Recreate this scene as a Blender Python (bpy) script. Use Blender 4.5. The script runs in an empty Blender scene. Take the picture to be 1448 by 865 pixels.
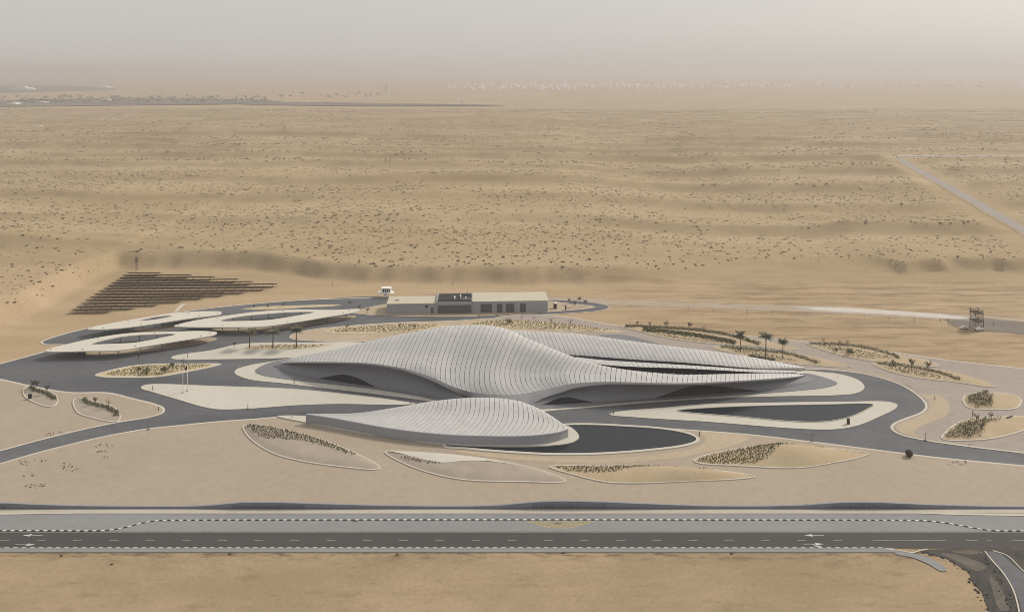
import bpy, bmesh, math, random
import numpy as np
from mathutils import Vector, Matrix
from mathutils.geometry import delaunay_2d_cdt

random.seed(7)
RNG = np.random.default_rng(7)
sc = bpy.context.scene
COL = sc.collection

# ------------------------------------------------------------------ camera
# level camera with a shifted lens: verticals stay upright; the horizon lies 100 px below the top of a 1448 x 865 frame
CAM_H, CAM_Y, F_PX, CX, HOR = 148.07, -48.24, 1020.6, 724.0, 100.0
cam = bpy.data.cameras.new('camera')
cam.sensor_fit = 'HORIZONTAL'; cam.sensor_width = 36.0; cam.lens = 36.0 * F_PX / 1448.0
cam.shift_y = -(432.5 - HOR) / 1448.0
cam.clip_start = 1.0; cam.clip_end = 200000.0
cam_o = bpy.data.objects.new('camera', cam); COL.objects.link(cam_o)
cam_o.location = (0, CAM_Y, CAM_H); cam_o.rotation_euler = (math.pi / 2, 0, 0)
sc.camera = cam_o

# ------------------------------------------------------------------ sky, sun, exposure
SUN_EL, SUN_AZ = math.radians(38), math.radians(62)    # azimuth from +Y towards +X
world = bpy.data.worlds.new('World'); sc.world = world; world.use_nodes = True
wn = world.node_tree; wn.nodes.clear()
sky = wn.nodes.new('ShaderNodeTexSky'); sky.sky_type = 'NISHITA'; sky.sun_disc = False
sky.sun_elevation = SUN_EL; sky.sun_rotation = SUN_AZ
sky.dust_density = 4.0; sky.air_density = 1.2; sky.ozone_density = 1.0; sky.altitude = 50
hs = wn.nodes.new('ShaderNodeHueSaturation'); hs.inputs['Saturation'].default_value = 0.6
tint = wn.nodes.new('ShaderNodeMix'); tint.data_type = 'RGBA'; tint.blend_type = 'MIX'
tint.inputs[0].default_value = 0.80
tint.inputs[7].default_value = (4.7, 4.5, 4.27, 1)    # airborne dust
bg = wn.nodes.new('ShaderNodeBackground'); bg.inputs['Strength'].default_value = 0.128
wo = wn.nodes.new('ShaderNodeOutputWorld')
wn.links.new(sky.outputs[0], hs.inputs['Color']); wn.links.new(hs.outputs[0], tint.inputs[6])
wn.links.new(tint.outputs[2], bg.inputs['Color']); wn.links.new(bg.outputs[0], wo.inputs['Surface'])
sun = bpy.data.lights.new('sun', 'SUN'); sun.energy = 2.7; sun.angle = math.radians(11); sun.color = (1.0, 0.91, 0.78)
sun_o = bpy.data.objects.new('sun', sun); COL.objects.link(sun_o)
sd = Vector((math.sin(SUN_AZ) * math.cos(SUN_EL), math.cos(SUN_AZ) * math.cos(SUN_EL), math.sin(SUN_EL)))
sun_o.rotation_euler = sd.to_track_quat('Z', 'Y').to_euler(); sun_o.location = sd * 300
sc.view_settings.view_transform = 'Standard'; sc.view_settings.look = 'None'
sc.view_settings.gamma = 1.0; sc.view_settings.use_curve_mapping = False
sc.view_settings.exposure = 0.12
sc.render.engine = 'CYCLES'
sc.cycles.use_denoising = True; sc.cycles.filter_width = 0.95
sc.cycles.max_bounces = 5; sc.cycles.diffuse_bounces = 3; sc.cycles.glossy_bounces = 2
sc.cycles.volume_bounces = 1; sc.cycles.caustics_reflective = False; sc.cycles.caustics_refractive = False

# ------------------------------------------------------------------ plan helpers
def W(px, py, z=0.0):
    """survey a point: where the sight line of a picture point meets the level z"""
    t = (CAM_H - z) / (py - HOR)
    return Vector(((px - CX) * t, CAM_Y + F_PX * t, z))
def Yof(py, z=0.0): return W(CX, py, z).y

def catmull(pts, n=6, closed=True):
    pts = [Vector(p) for p in pts]; N = len(pts); out = []
    rng = range(N) if closed else range(N - 1)
    for i in rng:
        if closed: p0, p1, p2, p3 = pts[i - 1], pts[i], pts[(i + 1) % N], pts[(i + 2) % N]
        else: p0, p1, p2, p3 = pts[max(i - 1, 0)], pts[i], pts[i + 1], pts[min(i + 2, N - 1)]
        # centripetal-like tangents keep sharp tips from overshooting
        d01, d12, d23 = max((p1 - p0).length, 1e-6) ** .5, max((p2 - p1).length, 1e-6) ** .5, max((p3 - p2).length, 1e-6) ** .5
        if (p1 - p0).length < 1e-5: m1 = p2 - p1
        else: m1 = ((p1 - p0) / d01 - (p2 - p0) / (d01 + d12) + (p2 - p1) / d12) * d12
        if (p3 - p2).length < 1e-5: m2 = p2 - p1
        else: m2 = ((p2 - p1) / d12 - (p3 - p1) / (d12 + d23) + (p3 - p2) / d23) * d12
        for k in range(n):
            t = k / n; a, b = t * t, t * t * t
            out.append((2*b - 3*a + 1) * p1 + (b - 2*a + t) * m1 + (-2*b + 3*a) * p2 + (b - a) * m2)
    if not closed: out.append(pts[-1])
    return out

def outline(px_pts, n=6):
    pts = catmull([W(x, y) for x, y in px_pts], n)
    if sum(a.x * b.y - b.x * a.y for a, b in zip(pts, pts[1:] + pts[:1])) < 0: pts.reverse()
    return pts                                                         # counter-clockwise, on the ground

def inset(poly, d):
    out = []; n = len(poly)
    for i in range(n):
        a, b, c = poly[i - 1], poly[i], poly[(i + 1) % n]
        e1, e2 = (b - a).to_2d(), (c - b).to_2d()
        if e1.length < 1e-6 or e2.length < 1e-6: out.append(b.copy()); continue
        n1, n2 = Vector((-e1.y, e1.x)).normalized(), Vector((-e2.y, e2.x)).normalized()
        m = n1 + n2
        if m.length < 1e-3: m = n1
        m.normalize(); k = d / max(m.dot(n1), 0.45)
        out.append(Vector((b.x + m.x * k, b.y + m.y * k, b.z)))
    return out

def inside(poly, x, y):
    r = False; n = len(poly); j = n - 1
    for i in range(n):
        a, b = poly[i], poly[j]
        if (a.y > y) != (b.y > y) and x < (b.x - a.x) * (y - a.y) / (b.y - a.y) + a.x: r = not r
        j = i
    return r
def edge_dist(poly, x, y):
    best = 1e9; n = len(poly)
    for i in range(n):
        a, b = poly[i], poly[(i + 1) % n]
        dx, dy = b.x - a.x, b.y - a.y; l = dx * dx + dy * dy
        t = 0 if l < 1e-9 else max(0, min(1, ((x - a.x) * dx + (y - a.y) * dy) / l))
        best = min(best, math.hypot(x - a.x - t * dx, y - a.y - t * dy))
    return best

# ------------------------------------------------------------------ object helpers
def tag(o, label=None, cat=None, group=None, kind=None):
    if label: o['label'] = label
    if cat: o['category'] = cat
    if group: o['group'] = group
    if kind: o['kind'] = kind
    return o
def mesh_from(name, verts, faces, smooth=False):
    me = bpy.data.meshes.new(name)
    me.from_pydata([tuple(v) for v in verts], [], [tuple(f) for f in faces])
    if smooth: me.polygons.foreach_set('use_smooth', [True] * len(me.polygons))
    me.update(); return me
def obj(name, me, m=None, parent=None, smooth=None):
    o = bpy.data.objects.new(name, me); COL.objects.link(o)
    if m is not None and me is not None and not me.materials: me.materials.append(m)
    if parent is not None:
        o.parent = parent
        if parent.parent is None and parent.type == 'EMPTY' and not parent.get('_local'): o.location = -parent.location
    return o
def empty(name, loc, local=False):
    o = bpy.data.objects.new(name, None); COL.objects.link(o); o.location = loc
    o.empty_display_size = 0.5
    return o
class MB:
    """collects faces of one mesh"""
    def __init__(s): s.v = []; s.f = []
    def add(s, verts, faces):
        k = len(s.v); s.v += [tuple(v) for v in verts]; s.f += [tuple(i + k for i in f) for f in faces]; return s
    def box(s, x0, x1, y0, y1, z0, z1, M=None):
        p = [Vector((x, y, z)) for z in (z0, z1) for x, y in ((x0, y0), (x1, y0), (x1, y1), (x0, y1))]
        if M is not None: p = [M @ q for q in p]
        return s.add(p, [(0, 3, 2, 1), (4, 5, 6, 7), (0, 1, 5, 4), (1, 2, 6, 5), (2, 3, 7, 6), (3, 0, 4, 7)])
    def tube(s, a, b, r0, r1=None, n=6, caps=True):
        a, b = Vector(a), Vector(b); r1 = r0 if r1 is None else r1
        d = (b - a).normalized(); u = d.orthogonal().normalized(); w = d.cross(u)
        p = [c + (u * math.cos(2*math.pi*i/n) + w * math.sin(2*math.pi*i/n)) * r for c, r in ((a, r0), (b, r1)) for i in range(n)]
        f = [(i, (i+1) % n, n + (i+1) % n, n + i) for i in range(n)]
        if caps: f += [tuple(range(n))[::-1], tuple(range(n, 2*n))]
        return s.add(p, f)
    def prism(s, poly, z0, z1, bottom=False):
        n = len(poly)
        p = [(q[0], q[1], z0) for q in poly] + [(q[0], q[1], z1) for q in poly]
        f = [(i, (i+1) % n, n + (i+1) % n, n + i) for i in range(n)] + [tuple(range(n, 2*n))]
        if bottom: f.append(tuple(range(n))[::-1])
        return s.add(p, f)
    def sweep(s, rows, close=False):
        """rows of points -> quads"""
        k = len(rows[0]); p = [q for r in rows for q in r]
        f = [(i*k+j, i*k+j+1, (i+1)*k+j+1, (i+1)*k+j) for i in range(len(rows)-1) for j in range(k-1)]
        return s.add(p, f)
    def mesh(s, name, smooth=False): return mesh_from(name, s.v, s.f, smooth)

# ------------------------------------------------------------------ materials
def mat(name, base, var=0.12, scale=1.0, rough=0.85, bump=0.0, bump_scale=None, col2=None, stretch=(1, 1, 1), spec=0.3, detail=6.0, fine=0.0, metallic=0.0):
    m = bpy.data.materials.new(name); m.use_nodes = True
    nt = m.node_tree; b = nt.nodes['Principled BSDF']
    b.inputs['Roughness'].default_value = rough; b.inputs['Specular IOR Level'].default_value = spec
    b.inputs['Metallic'].default_value = metallic
    geo = nt.nodes.new('ShaderNodeNewGeometry'); mp = nt.nodes.new('ShaderNodeMapping')
    mp.inputs['Scale'].default_value = stretch
    nt.links.new(geo.outputs['Position'], mp.inputs['Vector'])
    nz = nt.nodes.new('ShaderNodeTexNoise'); nz.inputs['Scale'].default_value = scale; nz.inputs['Detail'].default_value = detail
    nz.inputs['Roughness'].default_value = 0.6
    nt.links.new(mp.outputs[0], nz.inputs['Vector'])
    cr = nt.nodes.new('ShaderNodeValToRGB')
    c2 = col2 if col2 else tuple(c * (1 + var) for c in base)
    c1 = base if col2 else tuple(c * (1 - var) for c in base)
    cr.color_ramp.elements[0].position = 0.3; cr.color_ramp.elements[1].position = 0.7
    cr.color_ramp.elements[0].color = (*c1, 1); cr.color_ramp.elements[1].color = (*c2, 1)
    nt.links.new(nz.outputs['Fac'], cr.inputs['Fac'])
    last = cr.outputs['Color']
    if fine:
        n2 = nt.nodes.new('ShaderNodeTexNoise'); n2.inputs['Scale'].default_value = scale * 14; n2.inputs['Detail'].default_value = 5
        nt.links.new(mp.outputs[0], n2.inputs['Vector'])
        mr = nt.nodes.new('ShaderNodeMapRange'); mr.inputs[1].default_value = 0.3; mr.inputs[2].default_value = 0.7
        mr.inputs[3].default_value = 1 - fine; mr.inputs[4].default_value = 1 + fine
        nt.links.new(n2.outputs['Fac'], mr.inputs[0])
        mx = nt.nodes.new('ShaderNodeMix'); mx.data_type = 'RGBA'; mx.blend_type = 'MULTIPLY'; mx.inputs[0].default_value = 1
        nt.links.new(last, mx.inputs[6]); nt.links.new(mr.outputs[0], mx.inputs[7]); last = mx.outputs[2]
    nt.links.new(last, b.inputs['Base Color'])
    if bump:
        bz = nt.nodes.new('ShaderNodeTexNoise'); bz.inputs['Scale'].default_value = bump_scale or scale * 4; bz.inputs['Detail'].default_value = 5
        nt.links.new(mp.outputs[0], bz.inputs['Vector'])
        bp = nt.nodes.new('ShaderNodeBump'); bp.inputs['Strength'].default_value = 1.0; bp.inputs['Distance'].default_value = bump
        nt.links.new(bz.outputs['Fac'], bp.inputs['Height']); nt.links.new(bp.outputs[0], b.inputs['Normal'])
    return m

def multiply_node(m, fac_socket, lo, hi, smin=0.0, smax=1.0):
    """multiply the base colour by a mask"""
    nt = m.node_tree; b = nt.nodes['Principled BSDF']
    src = b.inputs['Base Color'].links[0].from_socket
    mr = nt.nodes.new('ShaderNodeMapRange'); mr.inputs[1].default_value = smin; mr.inputs[2].default_value = smax
    mr.inputs[3].default_value = lo; mr.inputs[4].default_value = hi
    nt.links.new(fac_socket, mr.inputs[0])
    mx = nt.nodes.new('ShaderNodeMix'); mx.data_type = 'RGBA'; mx.blend_type = 'MULTIPLY'; mx.inputs[0].default_value = 1
    nt.links.new(src, mx.inputs[6]); nt.links.new(mr.outputs[0], mx.inputs[7]); nt.links.new(mx.outputs[2], b.inputs['Base Color'])

M = {}
M['asphalt'] = mat('campus asphalt', (0.070, 0.076, 0.088), 0.16, 0.028, 0.8, col2=(0.140, 0.146, 0.156), fine=0.09, detail=9, stretch=(0.5, 1, 1))
M['road'] = mat('public road asphalt', (0.056, 0.056, 0.057), 0.1, 0.05, 0.85, col2=(0.070, 0.069, 0.069), stretch=(0.25, 2.5, 1), fine=0.06)
M['oldroad'] = mat('broken asphalt and gravel', (0.040, 0.038, 0.036), 0.3, 0.12, 0.95, col2=(0.085, 0.08, 0.073), bump=0.2, bump_scale=0.8, fine=0.35)
M['oldroad2'] = mat('dusty gravel', (0.085, 0.078, 0.068), 0.3, 0.25, 0.95, col2=(0.16, 0.142, 0.118), bump=0.15, bump_scale=1.2, fine=0.3)
M['paving'] = mat('grey paving', (0.215, 0.222, 0.228), 0.08, 0.06, 0.8, col2=(0.255, 0.262, 0.266), stretch=(0.4, 1, 1), fine=0.05)
M['sidewalk'] = mat('pale sidewalk', (0.45, 0.42, 0.365), 0.07, 0.1, 0.85, fine=0.05)
M['plaza'] = mat('beige stone setts', (0.345, 0.288, 0.222), 0.1, 0.025, 0.9, col2=(0.378, 0.318, 0.248), fine=0.05, detail=9)
M['plaza_grey'] = mat('pink grey stone setts', (0.315, 0.275, 0.24), 0.1, 0.02, 0.9, col2=(0.345, 0.302, 0.265), fine=0.07)
M['plaza_light'] = mat('light beige paving', (0.42, 0.345, 0.25), 0.08, 0.03, 0.9, fine=0.06)
M['white_paving'] = mat('pale concrete paving', (0.50, 0.475, 0.415), 0.05, 0.03, 0.85, col2=(0.55, 0.525, 0.465), fine=0.04)
M['kerb'] = mat('pale kerb stone', (0.55, 0.51, 0.44), 0.08, 0.3, 0.85)
M['kerb_white'] = mat('white painted kerb', (0.72, 0.71, 0.68), 0.1, 0.6, 0.7)
M['kerb_black'] = mat('black painted kerb', (0.022, 0.022, 0.023), 0.2, 0.6, 0.7)
M['roof'] = mat('roof panels', (0.495, 0.492, 0.492), 0.035, 0.25, 0.55, col2=(0.545, 0.54, 0.538), spec=0.35, fine=0.03)
def tile_joints(m):
    nt = m.node_tree; N, L = nt.nodes, nt.links
    uv = N.new('ShaderNodeUVMap'); sp = N.new('ShaderNodeSeparateXYZ'); L.new(uv.outputs[0], sp.inputs[0]); oi = N.new('ShaderNodeObjectInfo')
    def mth(op, a, b=None):
        x = N.new('ShaderNodeMath'); x.operation = op
        for i, v in enumerate((a, b)):
            if v is None: continue
            if isinstance(v, float): x.inputs[i].default_value = v
            else: L.new(v, x.inputs[i])
        return x.outputs[0]
    v = mth('DIVIDE', sp.outputs['Y'], 1.9); fr = mth('FRACT', v); ln = mth('LESS_THAN', fr, 0.075)
    wn_ = N.new('ShaderNodeTexWhiteNoise'); wn_.noise_dimensions = '2D'; cb = N.new('ShaderNodeCombineXYZ')
    L.new(mth('FLOOR', v), cb.inputs[0]); L.new(mth('MULTIPLY', oi.outputs['Random'], 57.3), cb.inputs[1]); L.new(cb.outputs[0], wn_.inputs['Vector'])
    multiply_node(m, wn_.outputs['Value'], 0.965, 1.03); multiply_node(m, ln, 1.0, 0.88); multiply_node(m, oi.outputs['Random'], 0.975, 1.02)
tile_joints(M['roof'])
M['roof_gap'] = mat('dark roof gap', (0.03, 0.03, 0.033), 0.1, 1, 0.95)
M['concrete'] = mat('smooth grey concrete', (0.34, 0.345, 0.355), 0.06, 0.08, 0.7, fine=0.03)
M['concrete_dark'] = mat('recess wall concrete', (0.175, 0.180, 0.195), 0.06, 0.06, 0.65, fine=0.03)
M['pod_wall'] = mat('slate concrete', (0.31, 0.32, 0.35), 0.05, 0.08, 0.7, fine=0.03)
M['glass'] = mat('dark glass', (0.010, 0.012, 0.018), 0.1, 0.2, 0.3, spec=0.06)
M['mullion'] = mat('dark mullion', (0.03, 0.03, 0.033), 0.1, 1, 0.5)
M['water'] = mat('dark pool water', (0.012, 0.016, 0.024), 0.05, 0.03, 0.18, spec=0.25, bump=0.01, bump_scale=1.2)
M['canopy'] = mat('white canopy membrane', (0.60, 0.57, 0.50), 0.04, 0.2, 0.6, fine=0.03)
M['steel'] = mat('grey steel', (0.12, 0.12, 0.125), 0.1, 1, 0.5)
M['solar'] = mat('solar panel', (0.028, 0.027, 0.033), 0.15, 0.6, 0.35)
M['solar_back'] = mat('panel underside', (0.062, 0.056, 0.054), 0.15, 0.4, 0.8)
M['service_wall'] = mat('grey metal cladding', (0.33, 0.345, 0.36), 0.05, 0.1, 0.6, stretch=(1, 1, 0.1))
M['service_roof'] = mat('cream roof sheet', (0.52, 0.475, 0.385), 0.05, 0.08, 0.8)
M['shutter'] = mat('dark roller shutter', (0.105, 0.10, 0.105), 0.08, 0.5, 0.6)
M['dark_roof'] = mat('dark roof louvres', (0.055, 0.058, 0.064), 0.2, 0.5, 0.6)
M['white'] = mat('white paint', (0.80, 0.79, 0.77), 0.04, 0.5, 0.6)
M['marking'] = mat('worn road marking', (0.34, 0.32, 0.255), 0.3, 0.8, 0.8)
M['arrow'] = mat('white road marking', (0.50, 0.49, 0.475), 0.2, 0.8, 0.8)
M['hatch'] = mat('yellow hatch paint', (0.47, 0.37, 0.17), 0.15, 0.8, 0.85)
M['bedsand'] = mat('raked bed sand', (0.40, 0.315, 0.205), 0.1, 0.12, 0.95, col2=(0.45, 0.36, 0.24), bump=0.05, bump_scale=1.0, fine=0.08)
M['bedgrey'] = mat('bed grey gravel', (0.345, 0.297, 0.243), 0.1, 0.1, 0.95, bump=0.03, bump_scale=2.0, fine=0.06)
M['gravel'] = mat('yellow gravel', (0.44, 0.355, 0.215), 0.2, 0.5, 0.95, col2=(0.56, 0.47, 0.31), bump=0.08, bump_scale=2.0, fine=0.2)
M['tuft'] = mat('dry grass tuft', (0.100, 0.098, 0.042), 0.3, 0.3, 0.9, col2=(0.17, 0.158, 0.078))
M['hedge'] = mat('green hedge leaf', (0.055, 0.068, 0.026), 0.35, 0.4, 0.85, col2=(0.115, 0.122, 0.055))
M['darkleaf'] = mat('dark shrub leaf', (0.052, 0.048, 0.034), 0.35, 0.5, 0.85, col2=(0.09, 0.08, 0.052))
M['scrub'] = mat('desert scrub', (0.078, 0.065, 0.042), 0.4, 0.08, 0.95, col2=(0.125, 0.102, 0.066))
M['palmleaf'] = mat('palm frond', (0.080, 0.078, 0.048), 0.3, 0.6, 0.8, col2=(0.135, 0.128, 0.082))
M['bark'] = mat('bark', (0.085, 0.066, 0.05), 0.25, 2, 0.95)
M['twig'] = mat('dry twigs', (0.13, 0.10, 0.08), 0.25, 2, 0.95)
M['rust'] = mat('dark rusted steel', (0.042, 0.026, 0.022), 0.35, 1.2, 0.85, bump=0.03, bump_scale=3)
M['stone_dark'] = mat('dark stone', (0.07, 0.058, 0.048), 0.3, 0.8, 0.9)
M['wall_blue'] = mat('slate blue wall', (0.175, 0.18, 0.215), 0.08, 0.15, 0.65, fine=0.04)
M['wall_cap'] = mat('blue grey wall cap', (0.27, 0.275, 0.315), 0.05, 0.3, 0.7)
M['wall_hole'] = mat('wall perforation', (0.035, 0.034, 0.04), 0.1, 1, 0.8)
M['rubber'] = mat('tyre rubber', (0.02, 0.02, 0.02), 0.1, 1, 0.9)
M['house'] = mat('house render', (0.86, 0.84, 0.80), 0.08, 0.012, 0.85)
M['farfield'] = mat('dark far field', (0.075, 0.070, 0.066), 0.25, 0.006, 0.95, col2=(0.19, 0.165, 0.14), stretch=(0.4, 1, 1))
M['track'] = mat('pale dirt track', (0.42, 0.36, 0.28), 0.1, 0.05, 0.95, stretch=(0.3, 1, 1), fine=0.06)

# ------------------------------------------------------------------ terrain
def _hash(ix, iy, s):
    h = np.sin(ix * 127.1 + iy * 311.7 + s * 74.7) * 43758.5453
    return h - np.floor(h)
def vnoise(x, y, s=0):
    x = np.asarray(x, float); y = np.asarray(y, float)
    ix, iy = np.floor(x), np.floor(y); fx, fy = x - ix, y - iy
    fx = fx * fx * (3 - 2 * fx); fy = fy * fy * (3 - 2 * fy)
    return ((_hash(ix, iy, s) * (1 - fx) + _hash(ix + 1, iy, s) * fx) * (1 - fy)
            + (_hash(ix, iy + 1, s) * (1 - fx) + _hash(ix + 1, iy + 1, s) * fx) * fy)
def fbm(x, y, s=0, o=4):
    r = 0; a = 0.5
    for k in range(o): r = r + a * vnoise(x * 2 ** k, y * 2 ** k, s + k); a *= 0.5
    return r / 0.94
def sstep(a, b, x):
    t = np.clip((x - a) / (b - a), 0, 1); return t * t * (3 - 2 * t)

_ra, _rb = W(1277, 227, 6.0), W(1448, 326, 6.0)
def road_mask(X, Y):
    dx, dy = _rb.x - _ra.x, _rb.y - _ra.y; l = math.hypot(dx, dy)
    t = ((X - _ra.x) * dx + (Y - _ra.y) * dy) / l; d = np.abs((X - _ra.x) * dy - (Y - _ra.y) * dx) / l
    a = sstep(12, 45, np.where(t > -20, d, 999)); b = sstep(6, 40, np.where(X > _ra.x - 25, np.abs(Y - _ra.y - 10), 999))
    return 0.1 + 0.9 * np.minimum(a, b)
def terrain(X, Y):
    X = np.asarray(X, float); Y = np.asarray(Y, float)
    wob = (fbm(X / 90, Y * 0, 3) - 0.5)
    # bank of the cut: high and even behind the solar field, low in the middle, a scarp on the far side
    right = sstep(60, 190, X); scarp = sstep(255, 300, X)
    y0 = 455 + 34 * sstep(90, 220, -X) + 12 * wob + 9 * (fbm(X / 17, Y / 60, 33, 3) - 0.5) + 12 * right + 14 * scarp
    wid = 15 + 50 * right - 62 * scarp * (0.75 + 0.4 * vnoise(X / 9, Y / 40, 5))
    hgt = 9.5 - 5.5 * right + 3.5 * scarp
    back = hgt * sstep(0, 1, (Y - y0) / np.maximum(wid, 9))
    sidew = 11 * sstep(0, 18, -288 - X + 14 * (vnoise(Y / 40, X * 0, 8) - 0.5)) * sstep(230, 330, Y)
    bank = np.maximum(back, sidew)
    desert = np.clip(bank / np.maximum(hgt, 1), 0, 1)
    # dune trains: ridges run across the view, steep side towards the camera
    ph = (Y + 0.05 * X + 95 * (fbm(X / 330, Y / 190, 11) - 0.5) + 22 * (fbm(X / 70, Y / 60, 15, 3) - 0.5)) / 118.0
    fr = ph - np.floor(ph); rid = np.floor(ph)
    prof = np.where(fr < 0.14, (fr / 0.14) ** 1.2, np.maximum(1 - (fr - 0.14) / 0.86, 0) ** 1.4)
    amp = 2.2 + 11.0 * fbm(X / 260 + rid * 3.7, Y / 500, 21)
    ph2 = (Y - 0.09 * X + 60 * (fbm(X / 150, Y / 110, 31) - 0.5)) / 37.0
    f2 = ph2 - np.floor(ph2)
    prof2 = np.where(f2 < 0.28, sstep(0, 0.28, f2), 1 - sstep(0.28, 1.0, f2))
    small = 1.7 * prof2 * fbm(X / 120, Y / 100, 41)
    big = 9 * (fbm(X / 700, Y / 520, 51) - 0.5)
    lump = 1.1 * (fbm(X / 22, Y / 16, 61, 3) - 0.5)
    far = 1 - sstep(1900, 2700, Y)
    dunes = (amp * prof + small + big + lump) * sstep(475, 560, Y + 0.35 * np.maximum(-286 - X, 0)) * far
    dunes = np.where(X < -286, np.maximum(dunes, 0) + 0, dunes)
    dunes = dunes * road_mask(X, Y)
    h = bank * (0.35 + 0.65 * far) + dunes * desert
    # ploughed and driven sand between the campus and the bank
    rough = sstep(20, 120, X) * sstep(398, 412, Y) * (1 - desert)
    h = h + rough * 1.1 * (fbm(X / 16, Y / 4.5, 71, 4) - 0.5)
    fore = 1 - sstep(168, 174, Y)
    h = h + fore * 0.25 * (fbm(X / 9, Y / 7, 81, 4) - 0.7)
    return h - 0.12
def TH(x, y): return float(terrain(np.array([x]), np.array([y]))[0])
def WT(px, py):
    z = 0.0
    for _ in range(14):
        p = W(px, py, z); z = 0.5 * z + 0.5 * TH(p.x, p.y)
    return Vector((p.x, p.y, TH(p.x, p.y)))

def sand_material():
    m = bpy.data.materials.new('desert sand'); m.use_nodes = True
    nt = m.node_tree; N, L = nt.nodes, nt.links; b = N['Principled BSDF']
    b.inputs['Roughness'].default_value = 0.95; b.inputs['Specular IOR Level'].default_value = 0.1
    geo = N.new('ShaderNodeNewGeometry'); sep = N.new('ShaderNodeSeparateXYZ'); L.new(geo.outputs['Position'], sep.inputs[0])
    def noise(scale, stretch=(1, 1, 1), detail=6, rough=0.6):
        mp = N.new('ShaderNodeMapping'); mp.inputs['Scale'].default_value = stretch
        L.new(geo.outputs['Position'], mp.inputs['Vector'])
        n = N.new('ShaderNodeTexNoise'); n.inputs['Scale'].default_value = scale; n.inputs['Detail'].default_value = detail; n.inputs['Roughness'].default_value = rough
        L.new(mp.outputs[0], n.inputs['Vector']); return n.outputs['Fac']
    def rng(src, a, c, lo=0.0, hi=1.0):
        r = N.new('ShaderNodeMapRange'); r.inputs[1].default_value = a; r.inputs[2].default_value = c; r.inputs[3].default_value = lo; r.inputs[4].default_value = hi
        r.interpolation_type = 'SMOOTHSTEP'; L.new(src, r.inputs[0]); return r.outputs[0]
    def mix(fac, a, c, mode='MIX'):
        x = N.new('ShaderNodeMix'); x.data_type = 'RGBA'; x.blend_type = mode
        for i, v in ((0, fac), (6, a), (7, c)):
            if isinstance(v, (tuple, float, int)):
                x.inputs[i].default_value = v if not isinstance(v, tuple) else (*v, 1)
            else: L.new(v, x.inputs[i])
        return x.outputs[2]
    def mul(a, c):
        x = N.new('ShaderNodeMath'); x.operation = 'MULTIPLY'; x.use_clamp = False
        for i, v in ((0, a), (1, c)):
            if isinstance(v, float): x.inputs[i].default_value = v
            else: L.new(v, x.inputs[i])
        return x.outputs[0]
    # open desert: yellow sand with olive, scrubby ground
    c = mix(rng(noise(0.010, (0.35, 1, 1), 8), 0.35, 0.68), (0.350, 0.264, 0.158), (0.43, 0.335, 0.212))
    c = mix(rng(noise(0.09, (0.6, 1, 1), 8, 0.7), 0.48, 0.75, 0, 0.45), c, (0.235, 0.185, 0.112))
    # levelled ground round the campus: paler and pinker
    flat = rng(sep.outputs['Y'], 445.0, 480.0, 1.0, 0.0)
    lev = mix(rng(noise(0.03, (0.25, 1.6, 1), 8), 0.35, 0.7), (0.385, 0.288, 0.180), (0.44, 0.335, 0.218))
    c = mix(flat, c, lev)
    # wheel and plough streaks on the levelled ground
    streak = mul(mul(rng(noise(0.13, (0.16, 1.1, 1), 10, 0.72), 0.42, 0.62, 0.0, 0.75), flat), rng(sep.outputs['X'], 30.0, 130.0, 0.10, 1.0))
    c = mix(streak, c, (0.225, 0.158, 0.098))
    # front strip before the public road: browner, with olive patches
    fr = rng(sep.outputs['Y'], 176.0, 180.0, 1.0, 0.0)
    f1 = mix(rng(noise(0.045, (0.45, 1, 1), 9, 0.65), 0.36, 0.66), (0.305, 0.235, 0.150), (0.375, 0.285, 0.185))
    f1 = mix(rng(noise(0.20, (0.3, 1.2, 1), 8), 0.52, 0.75, 0, 0.5), f1, (0.19, 0.138, 0.075))
    # scrubby litter line along the verge and faint wheel marks
    ln = N.new('ShaderNodeMath'); ln.operation = 'MULTIPLY'; L.new(rng(sep.outputs['Y'], 168.5, 173.5, 0.0, 1.0), ln.inputs[0]); L.new(rng(noise(0.5, (0.25, 1.0, 1), 8, 0.75), 0.46, 0.62, 0, 0.8), ln.inputs[1])
    f1 = mix(ln.outputs[0], f1, (0.135, 0.092, 0.052))
    f1 = mix(rng(noise(0.11, (0.12, 1.4, 1), 9, 0.7), 0.56, 0.68, 0, 0.45), f1, (0.40, 0.295, 0.18))
    f1 = mix(rng(noise(1.3, (0.35, 1.3, 1), 4, 0.6), 0.63, 0.72, 0, 0.5), f1, (0.13, 0.09, 0.05))
    c = mix(fr, c, f1)
    g = rng(noise(0.8, (1, 1, 1), 6, 0.7), 0.3, 0.7, 0.92, 1.08)
    c = mix(1.0, c, g, 'MULTIPLY')
    L.new(c, b.inputs['Base Color'])
    bp = N.new('ShaderNodeBump'); bp.inputs['Strength'].default_value = 0.7; bp.inputs['Distance'].default_value = 0.16
    L.new(noise(0.35, (0.6, 1.2, 1), 7, 0.65), bp.inputs['Height']); L.new(bp.outputs[0], b.inputs['Normal'])
    return m
M['sand'] = sand_material()

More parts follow.
